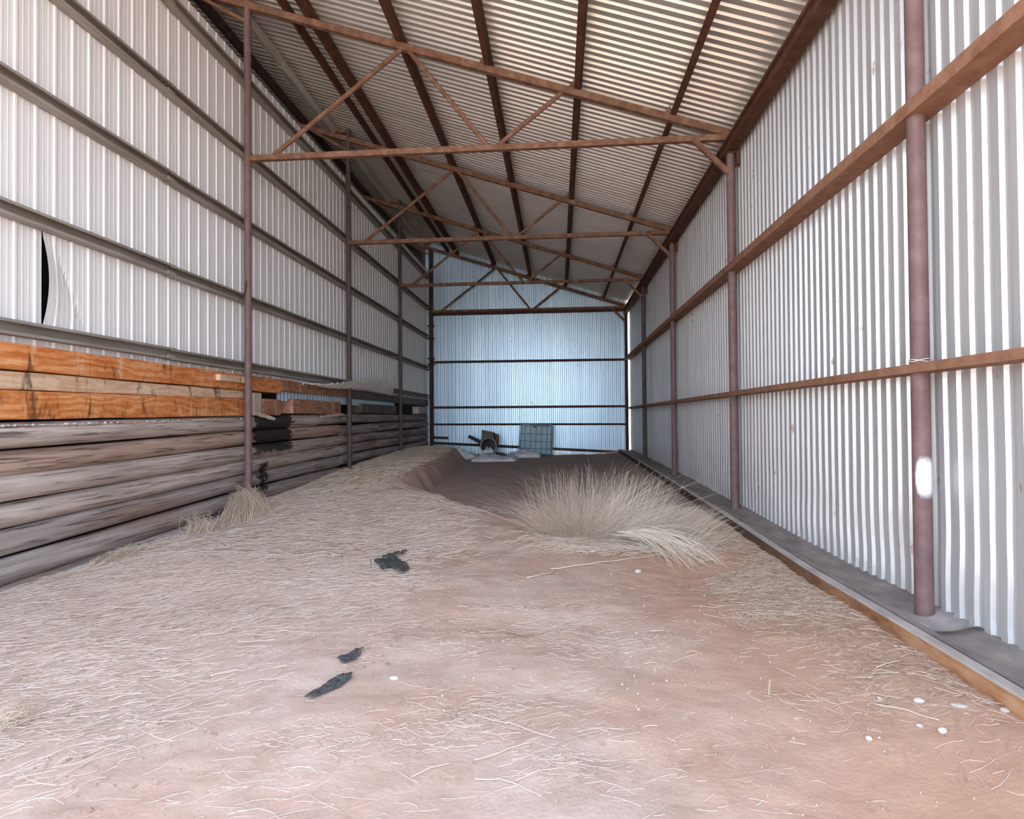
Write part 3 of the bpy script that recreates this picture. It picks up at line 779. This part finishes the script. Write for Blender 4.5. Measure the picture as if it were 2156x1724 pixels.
# the big dry clump
def clump():
    n = 5000
    a = rng.uniform(0, 2 * PI, n); r = np.sqrt(rng.random(n))
    bx = .42 + .72 * r * np.cos(a); by = 7.55 + .5 * r * np.sin(a)
    bz = ground(bx, by) - .01
    hgt = (.14 + .52 * rng.random(n) ** 1.2) * (1.08 - .5 * r) * (1 + 1.1 * vnoise(bx * 4, by * 4))
    outx = (bx - .42) * 1.0 + rng.normal(0, .42, n) + .10; outy = (by - 7.55) * .9 + rng.normal(0, .36, n)
    tip = np.stack([bx + outx * .75 * (hgt / .5), by + outy * .7, bz + hgt], 1)
    base = np.stack([bx, by, bz], 1)
    bend = np.stack([rng.normal(0, .06, n), rng.normal(0, .06, n), .10 + .10 * rng.random(n)], 1)
    v1, f1, r1 = stems(base, tip, bend, rng.uniform(.0007, .0015, n), rng.random(n))
    # long thin spikes standing above
    n = 320
    a = rng.uniform(0, 2 * PI, n); r = np.sqrt(rng.random(n))
    bx = .45 + .75 * r * np.cos(a); by = 7.6 + .45 * r * np.sin(a); bz = ground(bx, by)
    hgt = .55 + .32 * rng.random(n)
    hgt *= np.interp(bx, [-.4, 0, .6, 1.1, 1.3], [.75, 1, 1, .85, .6])
    base = np.stack([bx, by, bz], 1); tip = np.stack([bx + (bx - .3) * .35 + rng.normal(0, .07, n) + .04, by + rng.normal(0, .1, n), bz + hgt], 1)
    bend = np.stack([rng.normal(0, .03, n), rng.normal(0, .03, n), np.zeros(n)], 1)
    v2, f2, r2 = stems(base, tip, bend, rng.uniform(.0012, .0022, n), .3 + .7 * rng.random(n))
    # lying skirt at the front and to the right
    n = 1900
    bx = rng.normal(.5, .45, n); by = 7.05 + .25 * rng.normal(0, 1, n) - .1 * (bx - .4); bz = ground(bx, by) + .05 * rng.random(n)
    ln = .12 + .3 * rng.random(n); an = rng.normal(-.3, 1.3, n)
    tx = bx + ln * np.cos(an); ty = by + ln * np.sin(an) * .7
    base = np.stack([bx, by, bz], 1); tip = np.stack([tx, ty, ground(tx, ty) + .05 * rng.random(n)], 1)
    bend = np.stack([rng.normal(0, .08, n), rng.normal(0, .05, n), .12 * rng.random(n)], 1)
    v3, f3, r3 = stems(base, tip, bend, rng.uniform(.001, .002, n), rng.random(n))
    # spray of long bent straws falling to the right
    n = 170
    bx = rng.normal(.85, .12, n); by = rng.normal(7.0, .12, n); bz = ground(bx, by) + .12 + .1 * rng.random(n)
    tx = bx + rng.uniform(.25, .75, n); ty = by - rng.uniform(.2, .95, n); 
    base = np.stack([bx, by, bz], 1); tip = np.stack([tx, ty, ground(tx, ty) + .01], 1)
    bend = np.stack([rng.normal(.05, .05, n), rng.normal(0, .05, n), .12 + .1 * rng.random(n)], 1)
    v4, f4, r4 = stems(base, tip, bend, rng.uniform(.0018, .0032, n), .5 + .5 * rng.random(n))
    # fine stems leaning right, towards the kerb
    n = 1500
    bx = rng.uniform(.9, 1.7, n); by = rng.normal(7.7, .4, n); bz = ground(bx, by)
    hgt = .12 + .35 * rng.random(n) * np.interp(bx, [.9, 1.7], [1, .5])
    base = np.stack([bx, by, bz], 1); tip = np.stack([bx + .15 + .3 * rng.random(n), by + rng.normal(0, .12, n), bz + hgt], 1)
    bend = np.stack([np.zeros(n), np.zeros(n), .06 * np.ones(n)], 1)
    v5, f5, r5 = stems(base, tip, bend, rng.uniform(.001, .002, n), .5 * rng.random(n))
    V, Fq, Rn = [], [], []; off = 0
    for v, f, r in ((v1, f1, r1), (v2, f2, r2), (v3, f3, r3), (v4, f4, r4), (v5, f5, r5)):
        V.append(v); Fq.append(f + off); Rn.append(r); off += len(v)
    o = mesh_obj('dry_grass_clump', np.concatenate(V), np.concatenate(Fq), M_bush, origin=(.42, 7.5, .1), attr={'rnd': np.concatenate(Rn)})
    tag(o, 'large feathery clump of dry pale grass in the middle of the floor', 'dry grass')
clump()
def heap(cx, cy, rx, ry, h, n, name, label, topx=0., topy=0., spread=1., rr=(.002, .004), z0=None):
    a = rng.uniform(0, 2 * PI, n); r = np.sqrt(rng.random(n)) * spread
    bx = cx + rx * r * np.cos(a); by = cy + ry * r * np.sin(a); bx = np.maximum(bx, -4.62)
    bz = ground(bx, by)
    t = .35 + .65 * rng.random(n)
    tx = np.maximum(bx * (1 - t) + (cx + topx + rng.normal(0, .09, n)) * t, -4.66); ty = by * (1 - t) + (cy + topy + rng.normal(0, .13, n)) * t
    tip = np.stack([tx, ty, bz + h * t * (.8 + .4 * rng.random(n))], 1)
    bend = np.stack([rng.normal(.03, .06, n), rng.normal(0, .09, n), rng.normal(.03, .06, n)], 1)
    v, f, rn = stems(np.stack([bx, by, bz], 1), tip, bend, rng.uniform(*rr, n), rng.random(n))
    o = mesh_obj(name, v, f, M_straw_y, origin=(cx, cy, g(cx, cy)), attr={'rnd': rn})
    tag(o, label, 'dry grass', 'dry tufts at the log wall')
heap(-4.42, 8.15, .3, .55, .36, 900, 'dry_grass_tuft', 'heaped dry straw piled against the foot of the nearest left post', -.12, .2)
heap(-4.40, 7.15, .22, .3, .26, 160, 'dry_grass_tuft', 'small splayed dry tuft leaning on the lowest log, left of the straw heap', -.15, .05)
heap(-4.5, 5.9, .12, .5, .09, 260, 'dry_grass_tuft', 'flat brown dry tuft under the lowest log at the far left', -.05, .1, rr=(.0015, .003))

heap(-2.70, 2.76, .05, .10, .035, 110, 'dry_grass_tuft', 'small dry straw tuft at the left edge of the foreground', .05, .03, rr=(.001, .002))
# ------------------------------------------------------------------ separate long straws and sticks on the floor
def lying(pts, r, label, mat=M_straw, name='straw_stem', lift=.006, cat='straw', group=None):
    P3 = []
    for i in range(len(pts) - 1):
        for k in range(5):
            t = k / 5; P3.append((pts[i][0] * (1-t) + pts[i+1][0] * t, pts[i][1] * (1-t) + pts[i+1][1] * t))
    P3.append(pts[-1])
    q = [(x, y, g(x, y) + lift + r) for x, y in P3]
    mb = MB().tube(q, [r * (1 - .4 * i / len(q)) for i in range(len(q))], 6)
    o = mesh_obj(name, mb.v, mb.f, mat, origin=q[len(q) // 2], smooth=True, attr={'rnd': np.full(len(mb.v), .9)})
    return tag(o, label, cat, group)
lying([(1.587, 3.197), (1.69, 3.10), (1.786, 3.0)], .0032, 'long straight pale straw pointing at the white stone, front right')
lying([(1.778, 3.55), (1.983, 3.643)], .0032, 'short straight pale straw on the litter near the kerb, front right')
lying([(-.084, 5.968), (.3, 6.12), (.75, 6.35), (1.259, 6.709)], .006, 'very long pale stalk lying below the big grass clump')
lying([(-.30, 5.55), (-.05, 5.85)], .006, 'short pale stalk lying at the left end of the long stalk')
lying([(-.461, 3.05), (-.25, 2.98), (-.025, 2.827)], .003, 'long pale straw running right from the front middle straw patch')
lying([(1.271, 3.702), (1.334, 3.543)], .0025, 'short pale straw beside the upright stub on the bare soil')
lying([(-.631, 2.509), (-.56, 2.58), (-.482, 2.623)], .0025, 'curved pale straw at the bottom of the picture, left one')
lying([(-.382, 2.659), (-.26, 2.75), (-.135, 2.8)], .0028, 'curved pale straw in the front middle, rising to the right')
lying([(-.363, 2.525), (-.26, 2.53), (-.17, 2.47), (-.081, 2.40)], .0028, 'arched pale straw near the bottom edge, bending down to the right')
lying([(-.191, 2.503), (-.08, 2.57), (.017, 2.601)], .0025, 'pale straw crossing the arched straw near the bottom edge')
lying([(-4.139, 11.879), (-2.62, 9.8), (-1.68, 8.99), (-.87, 8.36), (-.418, 7.80)], .005, 'long pale stalk stretching from the bank to the left side of the big clump', lift=.03)
lying([(.55, 6.45), (.72, 6.65), (.82, 6.8)], .006, 'dark crooked twig just above the long pale stalk', M_twig, 'twig', cat='twig')
def upright(x, y, h, r, mat, label, lean=(0, 0)):
    z = g(x, y)
    o = MB().tube([(x, y, z - .03), (x + lean[0] * .5, y + lean[1] * .5, z + h * .5), (x + lean[0], y + lean[1], z + h)], r, 7).build('stick_stub', mat, origin=(x, y, z), smooth=True)
    return tag(o, label, 'stick')
upright(-1.871, 5.86, .09, .004, M_twig, 'thin dark stick standing up left of the largest black rag', (-.005, .01))
upright(1.115, 3.34, .085, .006, M_straw_y, 'short tan stub standing in the bare soil, front right', (.01, .0))

# ------------------------------------------------------------------ charred rags
def rag(outline, label, h=.025, name='charred_rag'):
    """thin crumpled cloth lying on the soil, cut to an outline"""
    xs_ = [p[0] for p in outline]; ys_ = [p[1] for p in outline]
    nx_, ny_ = 46, 46
    def inside(x, y):
        c = False; j = len(outline) - 1
        for i in range(len(outline)):
            xi, yi = outline[i]; xj, yj = outline[j]
            if (yi > y) != (yj > y) and x < (xj - xi) * (y - yi) / (yj - yi) + xi: c = not c
            j = i
        return c
    X = np.linspace(min(xs_), max(xs_), nx_); Yv = np.linspace(min(ys_), max(ys_), ny_); ids = {}; v = []; f = []
    def vid(i, j):
        if (i, j) not in ids:
            ids[(i, j)] = len(v); x, y = X[i], Yv[j]
            v.append((x + .006 * float(vnoise(x * 60, y * 60)), y + .006 * float(vnoise(x * 60 + 5, y * 60)), g(x, y) + .010 + max(0, h * (.55 + .9 * float(vnoise(x * 13, y * 13)) + .4 * float(vnoise(x * 45, y * 45))))))
        return ids[(i, j)]
    for i in range(nx_ - 1):
        for j in range(ny_ - 1):
            mx, my = (X[i] + X[i+1]) / 2, (Yv[j] + Yv[j+1]) / 2
            if inside(mx, my): f.append((vid(i, j), vid(i+1, j), vid(i+1, j+1), vid(i, j+1)))
    o = mesh_obj(name, np.array(v), f, M_rag, origin=(np.mean(xs_), np.mean(ys_), g(np.mean(xs_), np.mean(ys_))), smooth=True)
    s = o.modifiers.new('thick', 'SOLIDIFY'); s.thickness = .006
    return tag(o, label, 'rag', 'charred rags on the floor')
rag([(-1.93, 6.30), (-1.90, 6.05), (-1.80, 5.90), (-1.72, 5.73), (-1.66, 5.85), (-1.60, 5.72), (-1.50, 5.62), (-1.45, 5.72), (-1.50, 5.90), (-1.62, 6.10), (-1.72, 6.28), (-1.78, 6.34), (-1.68, 6.50), (-1.70, 6.62), (-1.74, 6.52), (-1.84, 6.38)],
    'largest charred black rag, left of middle below the dark hollow', .05)
rag([(-1.39, 3.66), (-1.33, 3.63), (-1.29, 3.72), (-1.28, 3.80), (-1.315, 3.77), (-1.29, 3.88), (-1.33, 3.84), (-1.36, 3.74)], 'smallest charred black rag, between the other two', .02)
rag([(-1.37, 3.14), (-1.33, 3.17), (-1.29, 3.25), (-1.24, 3.33), (-1.22, 3.43), (-1.235, 3.50), (-1.28, 3.46), (-1.32, 3.37), (-1.355, 3.26)], 'long narrow charred rag nearest the camera, speckled grey', .02)

# ------------------------------------------------------------------ stones
def stone(x, y, r, mat, label, flat=.6, seed=0, ax=(1.3, 1., 1)):
    rg = np.random.default_rng(seed + 50); v = []; f = []; nu_, nv_ = 10, 7
    ph = rg.random(3) * 20; rot = rg.random() * PI
    zc = g(x, y) + r * flat * .45
    for j in range(nv_):
        th = PI * j / (nv_ - 1)
        for i in range(nu_):
            a = 2 * PI * i / nu_
            dx_, dy_, dz_ = math.sin(th) * math.cos(a), math.sin(th) * math.sin(a), math.cos(th)
            q = r * (1 + .35 * float(vnoise(dx_ * 1.6 + ph[0], dy_ * 1.6 + dz_ * 1.3 + ph[1])) + .15 * float(vnoise(dx_ * 4 + ph[2], dz_ * 4 + dy_)))
            px, py = dx_ * q * ax[0], dy_ * q * ax[1]
            v.append((x + px * math.cos(rot) - py * math.sin(rot), y + px * math.sin(rot) + py * math.cos(rot), zc + dz_ * q * flat))
    for j in range(nv_ - 1):
        for i in range(nu_): f.append((j*nu_+i, (j+1)*nu_+i, (j+1)*nu_+(i+1)%nu_, j*nu_+(i+1)%nu_))
    o = mesh_obj('stone', np.array(v), f, mat, origin=(x, y, zc), smooth=True, sharp=1.0)
    return tag(o, label, 'stone', 'stones on the floor')
stone(1.756, 2.928, .019, M_stone_w, 'white stone at the end of the long straight straw, front right', seed=1)
stone(1.79, 3.17, .021, M_stone, 'rounded tan stone beyond the long straight straw, front right', seed=2)
stone(1.943, 3.109, .024, M_stone, 'flat pale slab stone in the litter, front right', .35, seed=3, ax=(1.6, 1., 1))
stone(1.64, 3.246, .013, M_stone, 'small yellowish stone above the left end of the long straight straw', seed=4)
stone(2.12, 3.06, .02, M_stone, 'pale stone close to the kerb at the right edge', .5, seed=5)
stone(1.686, 2.985, .013, M_stone, 'small tan stone just below the long straight straw', seed=6)
stone(1.422, 2.912, .014, M_stone_w, 'small whitish stone on bare soil left of the long straw, front right', seed=7)
stone(.763, 5.878, .03, M_stone, 'pale stone on bare soil below the right end of the long stalk', seed=8)
stone(.376, 6.75, .03, M_stone_w, 'small white stone at the front edge of the big grass clump', .4, seed=9, ax=(1.7, 1, 1))
stone(-.973, 3.473, .02, M_stone_w, 'flat pale stone right of the long narrow rag', .4, seed=10)
stone(-.42, 8.9, .03, M_stone_w, 'small white stone in the dark hollow left of the grass clump', seed=11)
# fine gravel
n = 900
x, y = scatter(n, (-2.2, 2.1), (2.2, 8.0), lambda x, y: .15 + .85 * (vnoise(x * 2 + 30, y * 2) > .12))
r = .002 + .006 * rng.random(n) ** 3; z = ground(x, y) + r * .5
d = np.array([(1,0,0),(-1,0,0),(0,1,0),(0,-1,0),(0,0,1),(0,0,-1)], float)
v = np.stack([x, y, z], 1)[:, None] + d[None] * r[:, None, None] * rng.uniform(.6, 1.4, (n, 6, 1))
fs = np.array([(0,2,4),(2,1,4),(1,3,4),(3,0,4),(2,0,5),(1,2,5),(3,1,5),(0,3,5)])
o = mesh_obj('gravel', v.reshape(-1, 3), (np.arange(n)[:, None, None] * 6 + fs[None]).reshape(-1, 3), M_stone)
tag(o, 'fine pale gravel and clod crumbs over the bare soil', 'gravel', kind='stuff')

n = 1500
x, y = scatter(n, (-2.3, 2.1), (2.2, 8.0), lambda x, y: .1 + .9 * (vnoise(x * 1.7 + 60, y * 1.7) > .08))
r = .003 + .010 * rng.random(n) ** 4; z = ground(x, y) + r * .3
v = np.stack([x, y, z], 1)[:, None] + d[None] * r[:, None, None] * rng.uniform(.5, 1.5, (n, 6, 1))
o = mesh_obj('soil_clods', v.reshape(-1, 3), (np.arange(n)[:, None, None] * 6 + fs[None]).reshape(-1, 3), M_clod)
tag(o, 'small brown soil clods over the bare floor', 'soil', kind='stuff')
# ------------------------------------------------------------------ things at the back wall
# steel drum on its side, open end to the front
dx_, dy_, dr = -2.325, 19.9, .27; dz_ = .625
dr0 = empty('steel_drum', (dx_, dy_, dz_ - dr), 'brown steel drum lying on its side, open end to the front', 'drum')
def ring_tube(y_r, n=40):
    v = []; f = []
    for y_, r_ in y_r:
        for k in range(n):
            a = 2 * PI * k / n; v.append((dx_ + r_ * math.cos(a) - .085 * (y_ - dy_), y_, dz_ + r_ * math.sin(a)))
    for i in range(len(y_r) - 1):
        for k in range(n): f.append((i*n+k, i*n+(k+1)%n, (i+1)*n+(k+1)%n, (i+1)*n+k))
    return v, f
L = .86
v, f = ring_tube([(dy_, dr), (dy_ + .26, dr), (dy_ + .28, dr + .014), (dy_ + .30, dr), (dy_ + .56, dr), (dy_ + .58, dr + .014), (dy_ + .60, dr), (dy_ + L, dr), (dy_ + L, .01)])
mesh_obj('shell', np.array(v), f, M_drum, dr0, smooth=True, sharp=.5)
v, f = ring_tube([(dy_, dr - .006), (dy_ + L - .02, dr - .006), (dy_ + L - .02, .005)])
mesh_obj('lining', np.array(v), f, M_drum_in, dr0, smooth=True, sharp=.5)
v, f = ring_tube([(dy_ - .012, dr - .03), (dy_ - .012, dr + .006), (dy_ + .02, dr + .010), (dy_ + .02, dr - .03), (dy_ - .012, dr - .03)])
mesh_obj('rim', np.array(v), f, M_cage, dr0, smooth=True, sharp=.5)
v, f = ring_tube([(dy_ + .6, .004), (dy_ + .6, .035), (dy_ + .83, .035)]); mesh_obj('hub', np.array(v), f, M_darksteel, dr0, smooth=True, sharp=.5)
def crumple(cx, cy, wx, wy, h, mat, name, label, cat, seed, zbase=None, nx_=44, ny_=30, tilt=0.):
    X = np.linspace(-1, 1, nx_); Yv = np.linspace(-1, 1, ny_); A, B = np.meshgrid(X, Yv)
    edge = 1 + .22 * vnoise(A * 2.2 + seed, B * 2.2) 
    x = cx + A * wx * edge; y = cy + B * wy * edge
    dome = np.clip(1 - np.maximum(A**2, B**2), 0, 1) ** .45
    z = ground(x.ravel(), y.ravel()).reshape(A.shape) if zbase is None else np.full(A.shape, zbase)
    z = z + .004 + h * dome * (.55 + .9 * (vnoise(A * 2.3 + seed * 3, B * 1.9) + .5)) * .7 + h * .35 * np.abs(vnoise(A * 5 + seed, B * 5)) * dome
    P = np.stack([x, y, z + tilt * A], -1)
    r_, c_ = A.shape; idx = np.arange(r_ * c_).reshape(r_, c_)
    Fq = np.stack([idx[:-1, :-1], idx[:-1, 1:], idx[1:, 1:], idx[1:, :-1]], -1).reshape(-1, 4)
    o = mesh_obj(name, P.reshape(-1, 3), Fq, mat, origin=(cx, cy, float(z.min())), smooth=True)
    s = o.modifiers.new('thick', 'SOLIDIFY'); s.thickness = .004
    return tag(o, label, cat)
crumple(dx_ - .02, dy_ + .22, .17, .24, .20, M_white, 'plastic_lump', 'bright white lump lying inside the open drum', 'plastic', 3, zbase=dz_ - dr + .035, nx_=24, ny_=20)
crumple(-2.98, 19.6, .32, .26, .27, M_plastic, 'sack', 'pale stiff sack at the left end of the debris by the drum', 'sack', 5)
crumple(-2.05, 19.0, .72, .62, .24, M_plastic, 'plastic_sheet', 'crumpled grey white plastic sheet in front of the drum', 'plastic sheet', 8)
crumple(-1.15, 20.1, .55, .32, .27, M_plastic, 'plastic_sheet', 'crumpled plastic sheet in front of the caged tank', 'plastic sheet', 12)
# box, flap, block and plank around the drum
def rbox(cx, cy, cz, sx, sy, sz, rx, ry, rz, mat, name, parent=None, bevel=.008):
    Mx = Matrix.Translation((cx, cy, cz)) @ Matrix.Rotation(rz, 4, 'Z') @ Matrix.Rotation(ry, 4, 'Y') @ Matrix.Rotation(rx, 4, 'X')
    mb = MB().box(-sx/2, sx/2, -sy/2, sy/2, -sz/2, sz/2); mb.v = [tuple(Mx @ Vector(p)) for p in mb.v]
    return mb.build(name, mat, parent, origin=None if parent else (cx, cy, cz), bevel=bevel)
bx = empty('cardboard_box', (-2.42, 20.45, .6), 'olive brown box standing tilted behind the drum mouth', 'box')
bd = rbox(-2.48, 20.95, .74, .44, .34, .58, 0, .16, 0, M_olive, 'body', bx)
rbox(-2.44, 20.80, 1.05, .44, .30, .09, 0, .22, 0, M_olive_top, 'flap', bd)

o = rbox(-2.17, 21.0, .78, .13, .13, .42, 0, .10, .3, M_brick, 'wood_block'); tag(o, 'brown upright block right behind the drum', 'block')
o = rbox(-2.90, 20.9, .80, .55, .16, .12, 0, .48, .1, M_plank, 'plank'); tag(o, 'dark plank propped at a slant against the left of the drum', 'plank')
o = rbox(-1.93, 20.0, .30, .3, .2, .16, .2, .1, .5, M_brick, 'dirt_clod'); tag(o, 'dark reddish clod on the plastic at the right of the drum', 'clod')

# intermediate bulk container
ibx, iby, ibz = -.77, 21.12, .12
ib = empty('caged_tank', (ibx, iby, ibz), 'square blue green plastic tank in a tube cage against the back wall', 'tank')
bt = rbox(ibx, iby, .79, 1.10, .90, 1.02, 0, .045, 0, M_ibc, 'bottle', ib, .06)
rbox(ibx - .02, iby - .455, 1.235, .13, .03, .05, 0, .045, 0, M_red, 'cap', bt, .008)['label'] = 'small red cap'
Mi = Matrix.Translation((ibx, iby, .79)) @ Matrix.Rotation(.045, 4, 'Y')
def W(p): return tuple(Mi @ Vector(p))
hx, hy, r = .575, .475, .011
for z in (-.52, -.30, -.05, .20, .53):
    MB().tube([W(p) for p in ((-hx, -hy, z), (hx, -hy, z), (hx, hy, z), (-hx, hy, z), (-hx, -hy, z))], r, 6).build('cage_hoop', M_cage, ib, smooth=True)
for k in range(7):
    x = -hx + 2 * hx * k / 6
    MB().tube([W((x, -hy, -.53)), W((x, -hy, .53))], r, 6).build('cage_bar', M_cage, ib, smooth=True)
for k in range(1, 5):
    y = -hy + 2 * hy * k / 5
    MB().tube([W((hx, y, -.53)), W((hx, y, .53))], r, 6).build('cage_bar', M_cage, ib, smooth=True)
MB().tube([W((-hx, -hy + .1, .55)), W((hx, -hy + .1, .55))], r * 1.2, 6).build('top_bar', M_cage, ib, smooth=True)
rbox(ibx, iby, .20, 1.18, .96, .13, 0, .045, 0, M_darksteel, 'pallet', ib, .01)

# ------------------------------------------------------------------ daylight
w = bpy.data.worlds.new('sky'); SC.world = w; w.use_nodes = True
nt = w.node_tree; bg = nt.nodes['Background']
sky = nt.nodes.new('ShaderNodeTexSky'); sky.sky_type = 'NISHITA'; sky.sun_disc = False
sky.sun_elevation = math.radians(48); sky.sun_rotation = math.radians(60); sky.altitude = 600; sky.air_density = 1.2; sky.dust_density = .6; sky.ozone_density = 2.0
mx = nt.nodes.new('ShaderNodeMix'); mx.data_type = 'RGBA'; mx.inputs[0].default_value = .70
nt.links.new(sky.outputs[0], mx.inputs[6]); 
tc = nt.nodes.new('ShaderNodeTexCoord'); sx = nt.nodes.new('ShaderNodeSeparateXYZ'); nt.links.new(tc.outputs['Generated'], sx.inputs[0])
cr = nt.nodes.new('ShaderNodeValToRGB'); nt.links.new(sx.outputs[2], cr.inputs[0])
e = cr.color_ramp.elements; e[0].position = 0.; e[0].color = (.74, .86, 1., 1); e[1].position = 1.; e[1].color = (.26, .33, .45, 1)
q = e.new(.30); q.color = (.52, .62, .76, 1)
gn = nt.nodes.new('ShaderNodeMix'); gn.data_type = 'RGBA'; gn.blend_type = 'MULTIPLY'; gn.inputs[0].default_value = 1.; gn.inputs[7].default_value = (9., 9., 9., 1)
nt.links.new(cr.outputs[0], gn.inputs[6]); nt.links.new(gn.outputs[2], mx.inputs[7])
nt.links.new(mx.outputs[2], bg.inputs[0]); bg.inputs[1].default_value = .30
sun = bpy.data.lights.new('sun', 'SUN'); sun.energy = 6.5; sun.angle = math.radians(.6); sun.color = (1, .93, .82)
so = bpy.data.objects.new('sun', sun); COL.objects.link(so)
sd = Vector((math.cos(math.radians(48)) * math.sin(math.radians(100)), math.cos(math.radians(48)) * math.cos(math.radians(100)) + .0, math.sin(math.radians(48))))
sd = Vector((.66, .06, .75)).normalized()
so.rotation_euler = (-sd).to_track_quat('-Z', 'Y').to_euler(); so.location = sd * 30

# ------------------------------------------------------------------ camera
cam = bpy.data.cameras.new('camera'); cam.sensor_fit = 'HORIZONTAL'; cam.sensor_width = 36; cam.lens = 1261.05 / 2156 * 36
cam.clip_start = .05; cam.clip_end = 300
co = bpy.data.objects.new('camera', cam); COL.objects.link(co)
yaw, pit_, rol = .0766, .0142, -.0082
c_, s_ = math.cos(yaw), math.sin(yaw)
Fv = Vector((-s_ * math.cos(pit_), c_ * math.cos(pit_), math.sin(pit_))); Rv = Vector((c_, s_, 0)); Uv = Rv.cross(Fv)
R2 = Rv * math.cos(rol) + Uv * math.sin(rol); U2 = -Rv * math.sin(rol) + Uv * math.cos(rol)
co.matrix_world = Matrix((( R2.x, U2.x, -Fv.x, 0), (R2.y, U2.y, -Fv.y, 0), (R2.z, U2.z, -Fv.z, 1.55), (0, 0, 0, 1)))
SC.camera = co
vs = SC.view_settings
SC.display_settings.display_device = 'sRGB'
vs.view_transform = 'Standard'; vs.look = 'None'; vs.gamma = 1; vs.exposure = 1.8
try: vs.use_curve_mapping = False
except Exception: pass
